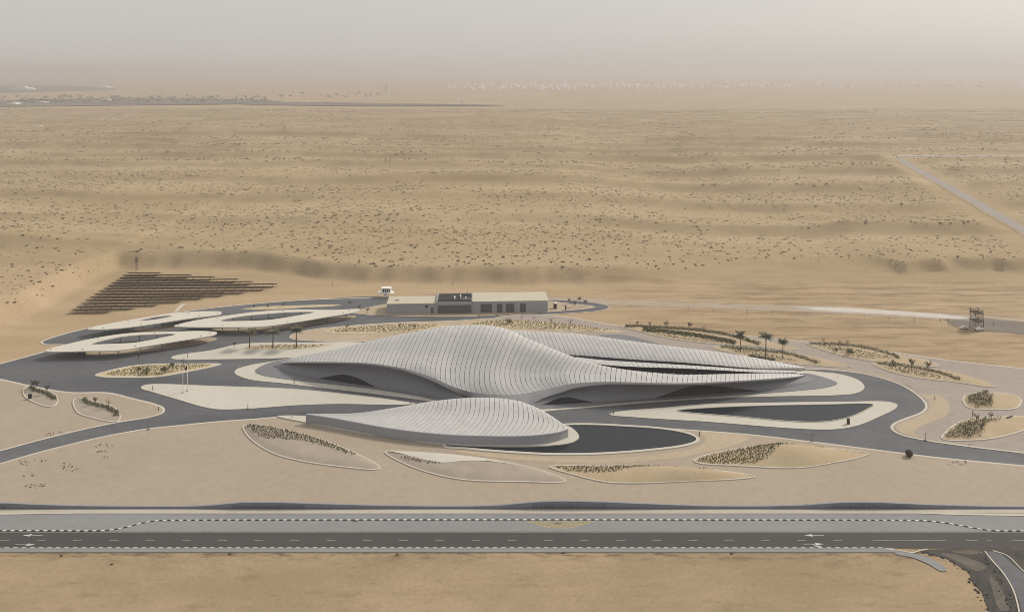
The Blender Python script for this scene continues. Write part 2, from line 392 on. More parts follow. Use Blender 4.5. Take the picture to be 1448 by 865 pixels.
rows = [-400, -150, 0, 60, 90] + list(np.arange(100, 172, 3.0)) + list(np.arange(175, 392, 12.0)) + list(np.arange(394, 450, 3.5)) \
     + list(np.arange(450, 620, 2.6)) + list(np.arange(620, 1500, 5.0)) + list(np.arange(1500, 2760, 10.0))
y = 2780.0
while y < 70000: rows.append(y); y *= 1.12
rows = np.array(rows); U = np.linspace(-1, 1, 481)
half = 1.3 * np.maximum(rows, 190) + 160
GX = U[None, :] * half[:, None]; GY = np.repeat(rows[:, None], len(U), 1)
GZ = terrain(GX, GY)
nr, nc = GX.shape
gv = np.stack([GX, GY, GZ], -1).reshape(-1, 3)
idx = np.arange(nr * nc).reshape(nr, nc)
gf = np.stack([idx[:-1, :-1], idx[:-1, 1:], idx[1:, 1:], idx[1:, :-1]], -1).reshape(-1, 4)
tag(obj('ground', mesh_from('ground', gv.tolist(), gf.tolist(), True), M['sand']), kind='structure')

# ------------------------------------------------------------------ sheets, slabs and kerbs
def kerb_ring(poly, w, z0, z1, name, parent, m=None):
    inn = inset(poly, w); n = len(poly); mb = MB()
    v = [(p.x, p.y, z0) for p in poly] + [(p.x, p.y, z1) for p in poly] + [(p.x, p.y, z1 - 0.012) for p in inn] + [(p.x, p.y, z0) for p in inn]
    f = []
    for i in range(n):
        j = (i + 1) % n
        f += [(i, j, n + j, n + i), (n + i, n + j, 2*n + j, 2*n + i), (2*n + i, 2*n + j, 3*n + j, 3*n + i)]
    mb.add(v, f)
    return obj(name, mb.mesh(name), m or M['kerb'], parent)
def slab(name, pts, z0, z1, m, kerb=0.0, kz=0.03, kmat=None, n=6):
    poly = outline(pts, n)
    o = tag(obj(name, MB().prism(poly, z0, z1).mesh(name), m), kind='structure')
    if kerb: kerb_ring(poly, kerb, z0, z1 + kz, 'kerb', o, kmat)
    return o, poly
def sheet(name, pts, z, m, n=6, parent=None, kind='structure'):
    poly = outline(pts, n)
    o = obj(name, mesh_from(name, [(p.x, p.y, z) for p in poly], [tuple(range(len(poly)))]), m, parent)
    if parent is None: tag(o, kind=kind)
    return o, poly
def ribbon(name, path, w, z0, z1, m, parent=None):
    """a low strip of stone along a plan path"""
    mb = MB(); rows_ = []
    for i, p in enumerate(path):
        a, c = path[max(i - 1, 0)], path[min(i + 1, len(path) - 1)]
        d = (c - a).to_2d().normalized(); nn = Vector((-d.y, d.x))
        l, r = p.to_2d() + nn * w / 2, p.to_2d() - nn * w / 2
        rows_.append([(l.x, l.y, z0), (l.x, l.y, z1), (r.x, r.y, z1), (r.x, r.y, z0)])
    mb.sweep(rows_)
    return obj(name, mb.mesh(name), m, parent)

# public road: straight bands across the view
XR = 420.0
Y_ = {k: Yof(v) for k, v in dict(verge0=780.5, verge1=774.2, road1=751.0, pave1=726.2, side1=720.0).items()}
def band(name, ya, yb, z0, z1, m, x0=-XR, x1=XR):
    return tag(obj(name, MB().box(x0, x1, ya, yb, z0, z1).mesh(name), m), kind='structure')
XJ = W(1265, 777).x                                    # the verge stops at the junction
band('verge_pavement', Y_['verge0'], Y_['verge1'], -0.5, 0.10, M['paving'], -XR, XJ)
road = band('road', Y_['verge1'] + 0.002, Y_['road1'], -0.5, 0.0, M['road'])
band('layby_pavement', Y_['road1'] + 0.002, Y_['pave1'], -0.5, 0.02, M['paving'])
side = band('sidewalk', Y_['pave1'] + 0.002, Y_['side1'] + 1.5, -0.5, 0.12, M['sidewalk'])
# joints of the sidewalk slabs are real gaps between raised slabs
slab_me = MB().box(-4.1, 4.1, Y_['pave1'] + 0.25, Y_['side1'] - 0.05, 0.1, 0.16).mesh('paving_slab'); slab_me.materials.append(M['sidewalk'])
for i in range(-24, 25):
    o = obj('paving_slab', slab_me, None, side); o.location.x = i * 8.25
# lane dashes
PX = Yof(763.2); s763 = (W(725, 763.2) - W(724, 763.2)).x
dash_me = MB().box(-6.2 * s763, 6.2 * s763, -0.09, 0.09, 0.0, 0.006).mesh('lane_dash'); dash_me.materials.append(M['marking'])
for i in range(-15, 22):
    px = 314.5 + 51.2 * (i - 0)
    if 1225 < px < 1360: continue
    o = obj('lane_dash', dash_me, None, road); o.location = ((px - CX) * s763, PX, 0)
for a, c in ((1234, 1338), (1366, 1402), (1430, 1470)):
    obj('lane_line', MB().box((a - CX) * s763, (c - CX) * s763, PX - 0.08, PX + 0.08, 0.0, 0.006).mesh('lane_line'), M['marking'], road)
def arrow(px, py, d, extra=False):
    y0 = Yof(py); s = (W(725, py) - W(724, py)).x; x0 = (px - CX) * s
    mb = MB()
    def tri(p): mb.add([(x0 + a * d, y0 + c, 0.007) for a, c in p], [tuple(range(len(p)))])
    tri([(-3.4, -0.09), (0.2, -0.09), (0.2, 0.09), (-3.4, 0.09)]); tri([(0.25, -0.62), (2.9, 0.0), (0.25, 0.62)])
    if extra: tri([(-0.9, -0.13), (-0.3, -0.13), (0.8, -0.8), (0.2, -0.8)]); tri([(-0.9, -0.82), (1.7, -1.0), (0.9, -1.55)])
    obj('arrow_marking', mb.mesh('arrow_marking'), M['arrow'], road)
arrow(45, 756.2, -1); arrow(37, 769.5, 1); arrow(1150, 756.3, -1); arrow(1152, 768.6, 1, True)
ribbon('edge_line', [Vector((x, Y_['road1'] - 0.35, 0)) for x in (-XR, XR)], 0.14, 0.0, 0.006, M['marking'], road)
# black and white kerb stones: one kerb, each stone a part
kp = catmull([W(*p) for p in ((-40, 750.2), (60, 750.2), (140, 750.2), (160, 748.6), (183, 744.2), (203, 739), (222, 736.2), (245, 735.6), (500, 735), (760, 734.8),
      (1000, 735), (1290, 735.8), (1312, 736.4), (1335, 739), (1362, 743.6), (1388, 748.2), (1408, 750.3), (1440, 750.6), (1500, 750.8))], 40, False)
def walk(path, step, start=0.0):
    out = []; acc = start
    for a, c in zip(path, path[1:]):
        l = (c - a).length
        while acc <= l:
            out.append((a + (c - a) * (acc / l if l else 0), math.atan2(c.y - a.y, c.x - a.x))); acc += step
        acc -= l
    return out
STONE = 5.65 * (W(725, 735) - W(724, 735)).x
kerb_o = tag(empty('kerb', (0, kp[0].y, 0)), kind='structure')
km = []
for nme in ('kerb_white', 'kerb_black'):
    me = MB().box(-STONE / 2 + 0.015, STONE / 2 - 0.015, -0.17, 0.17, 0.0, 0.17).mesh('kerb_stone'); me.materials.append(M[nme]); km.append(me)
for i, (p, a) in enumerate(walk(kp, STONE)):
    o = obj('kerb_stone', km[i % 2], None, kerb_o); o.location = Vector((p.x, p.y, 0.02)) - kerb_o.location; o.rotation_euler.z = a
k2 = tag(empty('kerb', (0, Y_['verge1'], 0)), kind='structure')
for c, nme in enumerate(('kerb', 'asphalt')):
    mb = MB()
    for i in range(-150, 110):
        if i % 2 == c and i * 1.33 < XJ - 2: mb.box(i * 1.33 - 0.65, i * 1.33 + 0.65, Y_['verge1'] - 0.16, Y_['verge1'] + 0.16, 0.0, 0.15)
    o = obj('kerb_stone', mb.mesh('kerb_stone'), M[nme], k2); tag(o, kind='stuff')
# yellow hatched bay by the lay-by kerb
hz = MB(); a0, b0 = W(744, 736.4), W(842, 736.2); a1, b1 = W(775, 745.4), W(806, 745.8)
poly = catmull([a0, a1, (a1 + b1) / 2 - Vector((0, 0.15, 0)), b1, b0], 5, False)
mb = MB()
for i in range(-40, 60):
    for sgn in (1, -1):
        for k in range(60):
            x = a0.x + i * 1.25 + sgn * k * 0.15; yy = a0.y - k * 0.09
            if inside(poly, x, yy): mb.add([(x - 0.2, yy, 0.028), (x + 0.2, yy, 0.028), (x + 0.2 + sgn * 0.15, yy - 0.09, 0.028), (x - 0.2 + sgn * 0.15, yy - 0.09, 0.028)], [(0, 1, 2, 3)] if sgn > 0 else [(0, 3, 2, 1)])
tag(obj('hatched_marking', mb.mesh('hatched_marking'), M['hatch']), 'yellow criss-cross hatched trapezoid painted beside the black and white kerb', 'road marking', kind='stuff')
ribbon('hatched_marking_border', poly, 0.18, 0.02, 0.034, M['hatch'])['kind'] = 'structure'
def drain_cover(px, py, label, z):
    p = W(px, py); e = tag(empty('drain_cover', (p.x, p.y, z)), label, 'drain cover')
    obj('frame', MB().box(p.x - 1.0, p.x + 1.0, p.y - 0.55, p.y + 0.55, z, z + 0.03).mesh('frame'), M['marking'], e)
    for k in range(5): obj('grate_bar', MB().box(p.x - 0.85 + k * 0.36, p.x - 0.6 + k * 0.36, p.y - 0.42, p.y + 0.42, z + 0.03, z + 0.05).mesh('grate_bar'), M['mullion'], e)
drain_cover(789, 739.5, 'dark drain grate inside the yellow hatched trapezoid', 0.03)
drain_cover(503, 736.3, 'dark drain grate let into the lay-by paving beside the kerb', 0.03)

# junction of old asphalt at the road's edge
sheet('side_road', [(1300, 777.4), (1330, 775.6), (1448, 775.4), (1600, 775.4), (1640, 900), (1402, 900), (1399, 865), (1393, 850), (1388, 836), (1374, 820), (1370, 808), (1352, 797), (1340, 789), (1316, 783)], 0.012 - 0.06, M['oldroad'])
sheet('side_road_lane', [(1398, 779.5), (1412, 780.5), (1432, 797), (1470, 830), (1490, 880), (1452, 880), (1441, 848), (1424, 815), (1404, 792)], -0.02, M['asphalt'])
ribbon('side_road_kerb', catmull([W(*p) for p in ((1393, 779), (1402, 791), (1418, 809), (1432, 832), (1440, 858), (1444, 890))], 6, False), 0.4, -0.05, 0.12, M['kerb'])['kind'] = 'structure'
ribbon('side_road_kerb', catmull([W(*p) for p in ((1404, 778), (1424, 785), (1446, 806), (1475, 830))], 6, False), 0.35, -0.05, 0.12, M['kerb'])['kind'] = 'structure'
ribbon('side_road_kerb', catmull([W(*p) for p in ((1252, 775.6), (1268, 777.5), (1290, 781), (1300, 778.5), (1312, 776))], 6, False), 0.35, -0.02, 0.14, M['kerb'])['kind'] = 'structure'
sheet('verge_ramp', [(1262, 778), (1290, 781.5), (1312, 787.5), (1330, 797), (1339, 805.6), (1330, 807), (1314, 797.6), (1292, 788.4), (1266, 782.6)], 0.045, M['paving'])

mb = MB(); rr = random.Random(9)
def lump(x, y, z, s):
    mb.tube((x, y, z - .1), (x + rr.uniform(-.2, .2) * s, y + rr.uniform(-.2, .2) * s, z + s * rr.uniform(.3, .7)), s, s * rr.uniform(.2, .5), 5)
edge_l = catmull([W(*p) for p in ((1306, 781), (1340, 789), (1352, 797), (1370, 808), (1374, 820), (1388, 836), (1393, 850), (1399, 865), (1402, 890))], 8, False)
for p, a in walk(edge_l, .35):
    if rr.random() < .75: lump(p.x + rr.gauss(0, .7), p.y + rr.gauss(0, .5), -.1, rr.uniform(.12, .6))
for p, a in walk(catmull([W(*q) for q in ((1392, 783), (1405, 798), (1420, 820), (1432, 850), (1438, 885))], 8, False), .3):
    if rr.random() < .8: lump(p.x - 1.2 + rr.gauss(0, .6), p.y + rr.gauss(0, .6), -.05, rr.uniform(.12, .5))
tag(obj('rubble', mb.mesh('rubble'), M['oldroad']), 'dark broken asphalt rubble along the edges of the rough side road', 'rubble', kind='stuff')
for pts in ([(1330, 782), (1360, 785), (1395, 800), (1380, 806), (1352, 792)], [(1400, 812), (1418, 835), (1426, 862), (1415, 862), (1405, 838)], [(1345, 778.6), (1385, 778.2), (1390, 781), (1360, 782.6)]):
    sheet('gravel_patch', pts, -.036, M['oldroad2'])

# ------------------------------------------------------------------ boundary wall
def wall_top(px):
    k = [(-60, 709.5), (0, 709), (40, 711), (100, 713.2), (190, 714.4), (270, 714.2), (305, 712), (325, 709.6), (345, 708.2), (400, 708.6), (470, 711), (540, 713), (640, 714.3), (700, 713.2),
         (738, 709.5), (762, 707.2), (800, 706.4), (850, 707.6), (920, 710.6), (1000, 713.6), (1080, 714), (1140, 712.4), (1172, 709.4), (1205, 708), (1250, 708.4), (1310, 711.5), (1400, 714.2), (1500, 715)]
    return float(np.interp(px, [q[0] for q in k], [q[1] for q in k]))
YW = Y_['side1']; s720 = (W(725, 720) - W(724, 720)).x
def wall_h(x):
    px = CX + x / s720; t = sum(wall_top(px + d) for d in (-14, -7, 0, 7, 14)) / 5
    # height at which the sight line through the top passes the cap's far edge
    for z in np.linspace(0.4, 4.5, 83):
        if Yof(t, z) <= YW + 0.9: return float(z)
    return 4.5
wall_e = tag(empty('boundary_wall', (0, YW, 0.12)), 'long slate blue wall with a wavy top beside the pale sidewalk', 'wall')
seg = 35.4 * s720
for k in range(-17, 31):
    xa = (1000 - CX) * s720 + (k - 14) * seg; xb = xa + seg - 0.06
    xs = np.linspace(xa, xb, 9); mb = MB(); mc = MB(); rb = []; rc = []
    for x in xs:
        h = wall_h(x)
        rb.append([(x, YW + 0.55, 0.1), (x, YW, 0.1), (x, YW + 0.05, h * 0.55), (x, YW + 0.3, h * 0.94)])
        rc.append([(x, YW + 0.295, h * 0.94), (x, YW + 0.55, h), (x, YW + 0.95, h * 0.97), (x, YW + 1.5, 0.1)])
    mb.sweep(rb); mc.sweep(rc)
    ends = [[r + q[::-1] for r, q in ((rb[i][1:], rc[i]),)][0] for i in (0, -1)]
    o = obj('wall_panel', mb.mesh('wall_panel', True), M['wall_blue'], wall_e)
    obj('wall_cap', mc.mesh('wall_cap', True), M['wall_cap'], o)
    pc = CX + (xa + xb) / 2 / s720
    if any(abs(pc - c) < wdt for c, wdt in ((375, 62), (805, 50), (1235, 52), (-20, 30))):
        hb = MB()
        for r in range(6):
            for q in range(18):
                h = wall_h(xa + q * seg / 18); zz = 0.28 + r * 0.27
                if zz > h * 0.72 or RNG.random() < 0.08: continue
                x = xa + (q + (0.5 if r % 2 else 0.1)) * seg / 18.6; t = (zz - 0.1) / (h * 0.55); yy = YW + 0.05 * min(t, 1) + max(0, (zz - h * .55) / (h * .39)) * 0.25 - 0.012
                hb.add([(x + 0.15 * math.cos(a), yy, zz + 0.085 * math.sin(a)) for a in np.arange(6) * math.pi / 3], [(0, 1, 2, 3, 4, 5)])
        if hb.v: tag(obj('perforation', hb.mesh('perforation'), M['wall_hole'], o), kind='stuff')

# ------------------------------------------------------------------ campus drives and pavements
sheet('drive', [(-90, 690), (0, 664), (200, 614), (430, 600), (640, 622), (820, 612), (1000, 616), (1200, 642), (1460, 664), (1560, 672), (1560, 640), (1310, 624), (1282, 604), (1330, 580), (1312, 550), (1240, 526), (1150, 516),
     (1000, 500), (800, 482), (755, 462), (735, 447), (690, 445.5), (548, 444), (546, 420.4), (430, 424.4), (330, 432.4), (240, 443.3), (125, 464), (72, 478), (59, 483.5), (64, 487), (92, 488), (66, 496.5), (0, 514.5), (-90, 540)], 0.0, M['asphalt'], 8)
sheet('loop_drive', [(768, 424), (810, 425.4), (845, 428.6), (862, 433.4), (853, 438.4), (825, 441.6), (768, 445), (742, 446)], 0.006, M['asphalt'])
ribbon('drive_kerb', catmull([W(*p) for p in ((-90, 540), (0, 514.5), (66, 496.5), (92, 488), (64, 487), (59, 483.5), (72, 478), (125, 464), (240, 443.3), (330, 432.4), (430, 424.4), (546, 420.4))], 10, False), 1.1, -0.1, 0.15, M['kerb'])['kind'] = 'structure'
ribbon('drive_kerb', catmull([W(*p) for p in ((768, 424), (810, 425.4), (845, 428.6), (862, 433.4), (853, 438.4), (825, 441.6), (768, 445))], 8, False), 0.6, -0.1, 0.13, M['kerb'])['kind'] = 'structure'
sheet('footpath_stub', [(245, 441.5), (248, 438), (256, 430), (263, 429.3), (259, 433), (251, 440.5)], 0.05, M['white_paving'], 1)

plaza, plaza_poly = slab('plaza_pavement', [(-90, 681), (0, 655), (40, 643.2), (80, 632.6), (130, 620.4), (170, 612.2), (208, 606), (260, 600.3), (310, 595.4), (360, 592), (400, 589), (432, 590), (480, 600), (560, 612), (640, 622), (760, 616),
     (805, 599.5), (860, 600.5), (985, 608.2), (1060, 614), (1150, 624.4), (1200, 630.6), (1250, 637), (1330, 646.8), (1448, 658), (1580, 671), (1600, 716), (1000, 717.6), (400, 717.6), (-110, 716)], -0.1, 0.13, M['plaza'], 0.85)
slab('plaza_pavement', [(-90, 520), (0, 535.5), (50, 546.5), (100, 554.4), (152, 554.8), (190, 563.5), (220, 571), (232.5, 577), (231, 584), (212, 590.4), (170, 597.2), (120, 607.4), (60, 622), (0, 638), (-90, 661)], -0.1, 0.13, M['plaza'], 1.0)
slab('paved_island', [(199, 548.5), (204, 544.6), (222, 543), (300, 545.6), (400, 549), (480, 556), (560, 566), (588, 571), (560, 572.4), (480, 571.2), (420, 573), (350, 578), (312, 579), (290, 576), (250, 564.5), (216, 554.5)], -0.1, 0.14, M['white_paving'], 0.35)
slab('paved_island', [(242, 506.4), (247, 503), (300, 495), (335, 487.2), (370, 484.6), (430, 484.4), (520, 485.5), (520, 495), (440, 503), (400, 506.3), (300, 508.2), (256, 508.8)], -0.1, 0.14, M['white_paving'], 0.35)
slab('paved_island', [(409.5, 477.6), (413.5, 472.6), (440, 466), (500, 460), (560, 456), (640, 453.5), (700, 450), (760, 452), (830, 460), (900, 470), (940, 480), (860, 480), (760, 480), (650, 486), (520, 483), (425, 481.3)], -0.1, 0.12, M['plaza_light'], 0.7)
slab('paved_island', [(498, 442), (522, 434.6), (548, 430), (660, 426), (775, 425.6), (800, 428.5), (833, 432), (842, 434.2), (832, 436.6), (775, 441.3), (700, 446), (640, 448), (560, 447), (510, 444.6)], -0.1, 0.14, M['plaza_light'], 0.4)
slab('plaza_pavement', [(700, 449.5), (745, 444.4), (800, 448), (870, 459.6), (960, 464), (1060, 475), (1140, 482.6), (1250, 496), (1340, 509), (1448, 521), (1620, 541), (1640, 668), (1448, 641.4), (1370, 632), (1300, 621.6),
     (1270, 614), (1259.5, 606), (1262.5, 599), (1280, 591.2), (1303, 582), (1308, 573), (1295, 558), (1270, 543.4), (1230, 531), (1180, 524), (1120, 521), (1000, 505), (900, 486), (800, 470), (740, 458)], -0.1, 0.15, M['plaza_grey'], 0.9)
sheet('plaza_inlay', [(1185, 521.5), (1235, 528), (1275, 540.5), (1302, 556), (1330, 560), (1342, 573), (1338, 588), (1310, 600), (1292, 612), (1300, 618.6), (1276, 612), (1267, 606), (1270, 600.5), (1290, 592.4), (1310, 583), (1315.5, 573), (1302, 557.5), (1276, 542), (1235, 529.8)], 0.185, M['plaza_light'])
sheet('plaza_inlay', [(992, 611), (1030, 613.5), (1060, 619), (1040, 629), (1000, 640), (940, 650), (860, 655.5), (770, 653), (680, 645), (640, 637), (790, 648), (860, 648), (930, 642), (985, 633), (999, 622)], 0.165, M['plaza_light'])
# walk borders either side of the hedge beds
slab('paved_island', [(332, 528), (334.5, 522.4), (350, 517.2), (385, 511), (440, 502), (520, 500), (640, 540), (700, 560), (690, 574), (648, 573), (600, 566.4), (520, 556), (450, 548), (400, 542), (352, 536.5)], -0.1, 0.16, M['white_paving'], 0.35)
slab('paved_island', [(1140, 524), (1160, 526), (1190, 529.6), (1214, 537.6), (1222.5, 548), (1211, 556), (1180, 559), (1100, 560.4), (1000, 563.6), (900, 570.4), (800, 579), (750, 581), (740, 560), (900, 545), (1080, 530)], -0.1, 0.16, M['white_paving'], 0.35)
slab('paved_island', [(862, 586.4), (868, 583.2), (940, 576.2), (1000, 571.4), (1100, 569.2), (1200, 568), (1254, 568), (1268, 571.4), (1267, 577), (1242, 590), (1212, 602), (1182, 607), (1150, 607.2), (1100, 604.4), (1000, 596.4), (900, 590.2)], -0.1, 0.16, M['white_paving'], 0.35)

def pool(name, pts, label, z, rim_w, rim_h):
    poly = outline(pts, 8)
    c = sum(poly, Vector()) / len(poly)
    e = tag(empty(name, (c.x, c.y, z)), label, 'pool')
    obj('water', mesh_from('water', [(p.x, p.y, z + 0.05) for p in poly], [tuple(range(len(poly)))]), M['water'], e)
    big = inset(poly, -rim_w)
    kerb_ring(big, rim_w, z - 0.05, z + rim_h, 'rim', e, M['white_paving'])
    return e
pool('reflecting_pool', [(630, 630.5), (660, 633.4), (700, 637), (780, 641.4), (850, 640.6), (920, 635.4), (965, 629.6), (983, 624), (984, 620), (975, 615), (945, 608.6), (890, 604), (810, 601.5), (720, 610)],
     'dark curved reflecting pool wrapped round the blunt end of the front pavilion', 0.14, 1.3, 0.28)
pool('reflecting_pool', [(958, 581.4), (1000, 577.6), (1080, 574.4), (1160, 573), (1234, 572.6), (1226, 579), (1200, 590.4), (1175, 595.6), (1150, 597.2), (1110, 595.6), (1050, 590)],
     'dark triangular pool sunk in the pale paved island between the drives', 0.17, 0.25, 0.30)
sheet('sunken_court', [(846, 474.6), (882, 473.8), (905, 479), (942, 490), (900, 486), (860, 478)], 0.19, M['concrete_dark'])

# parking bays under the canopies
for pts in ([(120, 497), (200, 492), (250, 485), (300, 477), (307, 480), (260, 490), (200, 497.5), (130, 502)], [(300, 465), (370, 463), (430, 456.5), (500, 446), (504, 448), (440, 459.5), (380, 467), (320, 469)], [(190, 466.5), (250, 460), (300, 450), (303, 452), (256, 462.5), (200, 470)]):
    sheet('parking_bay', pts, 0.02, M['plaza_light'])

# ------------------------------------------------------------------ planted beds
class Leaves:
    def __init__(s): s.v = []; s.f = []
    def quad(s, c, size, flat=0.0, asp=0.6):
        n = Vector((random.gauss(0, 1), random.gauss(0, 1), random.gauss(0, 1) + flat)).normalized()
        u = n.orthogonal().normalized(); w = n.cross(u); a = random.uniform(0, 6.28)
        p, q = (u * math.cos(a) + w * math.sin(a)) * size, (w * math.cos(a) - u * math.sin(a)) * size * asp
        k = len(s.v); s.v += [c - p, c + q * .9, c + p, c - q]; s.f.append((k, k + 1, k + 2, k + 3))
    def blob(s, c, rx, ry, rz, n, size):
        for _ in range(n):
            d = Vector((random.gauss(0, 1), random.gauss(0, 1), random.gauss(0, 1))).normalized() * random.uniform(0.35, 1) ** 0.5
            s.quad(Vector((c[0] + d.x * rx, c[1] + d.y * ry, c[2] + max(d.z, -0.6) * rz)), size * random.uniform(0.6, 1.3))
    def tuft(s, c, h, r, n=6):
        for k in range(n):
            a = random.uniform(0, 6.28); d = Vector((math.cos(a), math.sin(a), 0)); w = Vector((-d.y, d.x, 0)) * r * 0.4
            b = Vector(c) + d * r * 0.15; t = Vector(c) + d * r * random.uniform(0.5, 1.1) + Vector((0, 0, h * random.uniform(0.6, 1.1)))
            k0 = len(s.v); s.v += [b - w, b + w, t]; s.f.append((k0, k0 + 1, k0 + 2))
    def mesh(s, name): return mesh_from(name, s.v, s.f)

def fill_mesh(name, poly, z, step, hf):
    """triangulated surface inside a plan outline with a relief of its own"""
    pts = [p.to_2d() for p in poly]; n = len(pts); add = []
    x0, x1 = min(p.x for p in pts), max(p.x for p in pts); y0, y1 = min(p.y for p in pts), max(p.y for p in pts)
    x = x0
    while x < x1:
        yy = y0
        while yy < y1:
            if inside(poly, x, yy) and edge_dist(poly, x, yy) > step * 0.35: add.append(Vector((x, yy)))
            yy += step
        x += step
    vs, es, fs, *_ = delaunay_2d_cdt(pts + add, [], [list(range(n))], 1, 1e-4)
    return mesh_from(name, [(v.x, v.y, z + hf(v.x, v.y)) for v in vs], fs, True)

BEDS = {}
def bed(key, name, pts, label, base, surf, mound=0.0, mc=None, mr=1.0, kerb=0.5, kh=0.32, cat='planter', step=2.0, zfill=0.12):
    poly = outline(pts, 6); c = sum(poly, Vector()) / len(poly)
    e = tag(empty(name, (c.x, c.y, base)), label, cat)
    inner = inset(poly, kerb * 0.6)
    if mc: mc = W(*mc)
    def hf(x, yy):
        d = edge_dist(poly, x, yy); h = min(d / 3.0, 1.0)
        if mc: h *= math.exp(-(((x - mc.x) / mr) ** 2 + ((yy - mc.y) / (mr * 0.55)) ** 2))
        return zfill + mound * h * (1 if mc else (0.6 + 0.4 * float(vnoise(x / 9, yy / 9, 91)))) + 0.10 * float(vnoise(x / 1.7, yy / 1.7, 95))
    obj('soil', fill_mesh('soil', poly, base, step, lambda x, yy: hf(x, yy) if edge_dist(poly, x, yy) > 0.1 else zfill), M[surf], e)
    kerb_ring(poly, kerb, base - 0.05, base + kh, 'kerb', e)
    BEDS[key] = (poly, lambda x, yy: base + hf(x, yy), e)
    return e
def soil_at(key, x, yy): return BEDS[key][1](x, yy)

def planting(key, name, pts, kind, label, spacing, h, cat='plants', rows=True, mname='tuft', z=None):
    poly = outline(pts, 5); L = Leaves()
    x0, x1 = min(p.x for p in poly), max(p.x for p in poly); y0, y1 = min(p.y for p in poly), max(p.y for p in poly)
    yy = y0; r = 0
    while yy < y1:
        x = x0 + (r % 2) * spacing * 0.5
        while x < x1:
            if inside(poly, x, yy):
                px, py = x + random.uniform(-.42, .42) * spacing, yy + random.uniform(-.42, .42) * spacing
                zz = soil_at(key, px, py) if z is None else z
                if kind == 'tuft':
                    q = random.uniform(.65, 1.2); L.blob((px, py, zz + h * .28 * q), spacing * .34 * q, spacing * .34 * q, h * .5 * q, 9, .17); L.tuft((px, py, zz - 0.03), h * q, spacing * 0.36, 4)
                else: L.blob((px, py, zz + h * 0.35), spacing * 0.7, spacing * 0.7, h * random.uniform(0.35, 0.75), 16, 0.26)
            x += spacing
        yy += spacing * 0.85; r += 1
    return tag(obj(name, L.mesh(name), M[mname]), label, cat, kind='stuff')
def line_planting(key, name, path, w, h, label, mname='hedge', cat='hedge', spacing=0.6, z=0.2, dens=14):
    L = Leaves()
    for p, a in walk(catmull([W(*q) for q in path], 8, False), spacing):
        for k in range(max(1, int(w / 0.8))):
            o = random.uniform(-w / 2, w / 2); x, yy = p.x - math.sin(a) * o, p.y + math.cos(a) * o
            zz = soil_at(key, x, yy) if key else z
            hh = h * random.uniform(0.45, 1.15)
            L.blob((x, yy, zz + hh * 0.45), 0.6, 0.6, hh * 0.6, dens, 0.24)
    return tag(obj(name, L.mesh(name), M[mname]), label, cat, kind='stuff')

PZ = 0.13
bed('Q1', 'planting_bed', [(32, 556), (33.5, 550), (42, 546.4), (55, 549.4), (66, 552.6), (77, 557), (82, 564), (79, 573), (70, 576), (53, 572), (36, 563)], 'small kerbed grey gravel bed holding a black sign box and leaning saplings', PZ, 'bedgrey', step=1.5)
bed('Q2', 'planting_bed', [(103, 567), (107, 563.5), (118, 563.6), (136, 569), (157, 574), (169, 584), (170.5, 592), (166, 597), (155, 597), (134, 593), (111, 585.5), (104, 576)], 'kerbed grey gravel bed with a winding green hedge beside the drive junction', PZ, 'bedgrey', step=1.5)
bed('Q3', 'planting_bed', [(343, 604), (348, 600.3), (367, 601.6), (405, 608.4), (460, 623.6), (507, 643), (538, 661.6), (533, 664.8), (488, 661.8), (423, 652.5), (386, 642), (358, 625.4), (345, 611)], 'pointed kerbed bed with a broad wedge of grass tufts and bare grey soil', PZ, 'bedgrey', mound=1.1)
bed('Q4', 'planting_bed', [(543.5, 640), (549, 638), (575, 639), (640, 643.4), (700, 651), (760, 664), (801, 680), (796, 683), (740, 682.4), (660, 680), (612, 671), (570, 656)], 'pointed kerbed bed with a white gravel flank and a thin row of tufts', PZ, 'bedgrey', mound=1.1)
bed('Q5', 'planting_bed', [(776, 661), (785, 659), (850, 659.6), (920, 660), (990, 664), (1050, 670), (1069, 675), (1050, 678), (980, 681.4), (900, 684.4), (858, 683), (810, 672)], 'long narrow kerbed bed of bare yellow sand fringed with low tufts', PZ, 'bedsand', mound=2.2, mc=(960, 671), mr=24)
bed('Q6', 'planting_bed', [(980.5, 652.4), (994, 645), (1043, 635), (1086, 630.8), (1167, 633.8), (1209, 638), (1229, 641.8), (1218, 647.4), (1177, 655.8), (1140, 661.8), (1105, 662.8), (1043, 659.8), (988, 656)], 'pointed kerbed bed with a tall sand mound and rows of planted tufts', PZ, 'bedsand', mound=3.0, mc=(1122, 643), mr=16)
bed('P4', 'planting_bed', [(134.5, 530), (148, 525.4), (185, 517.4), (220, 514.6), (270, 514.2), (313, 514.6), (304, 518), (270, 525.2), (225, 533), (180, 534.2), (142, 533)], 'pale kerbed traffic island of yellow gravel dotted with shrubs', 0.0, 'gravel', kerb=1.5, kh=0.2, zfill=0.16)
bed('G1', 'planting_bed', [(345, 491), (365, 488.4), (420, 487.6), (470, 487.2), (455, 490.6), (430, 493.4), (370, 494), (345, 493)], 'narrow strip of yellow gravel under three palm trees', 0.14, 'gravel', kerb=0.3, kh=0.15, zfill=0.06)
bed('G2', 'planting_bed', [(458, 469), (470, 464.6), (510, 461), (560, 458.4), (620, 458), (640, 462), (600, 467), (560, 470.6), (500, 472), (470, 471.6)], 'gravel bed with thin saplings before the long grey building', 0.12, 'gravel', kerb=0.3, kh=0.15, zfill=0.06)
bed('G3', 'planting_bed', [(650, 458), (700, 453.4), (755, 454), (800, 458), (838, 463), (884, 470.4), (850, 470), (800, 468), (760, 465), (700, 464), (660, 464)], 'sloping gravel bed with bare saplings behind the crest of the domed roof', 0.12, 'gravel', kerb=0.3, kh=0.15, mound=1.0, zfill=0.06)
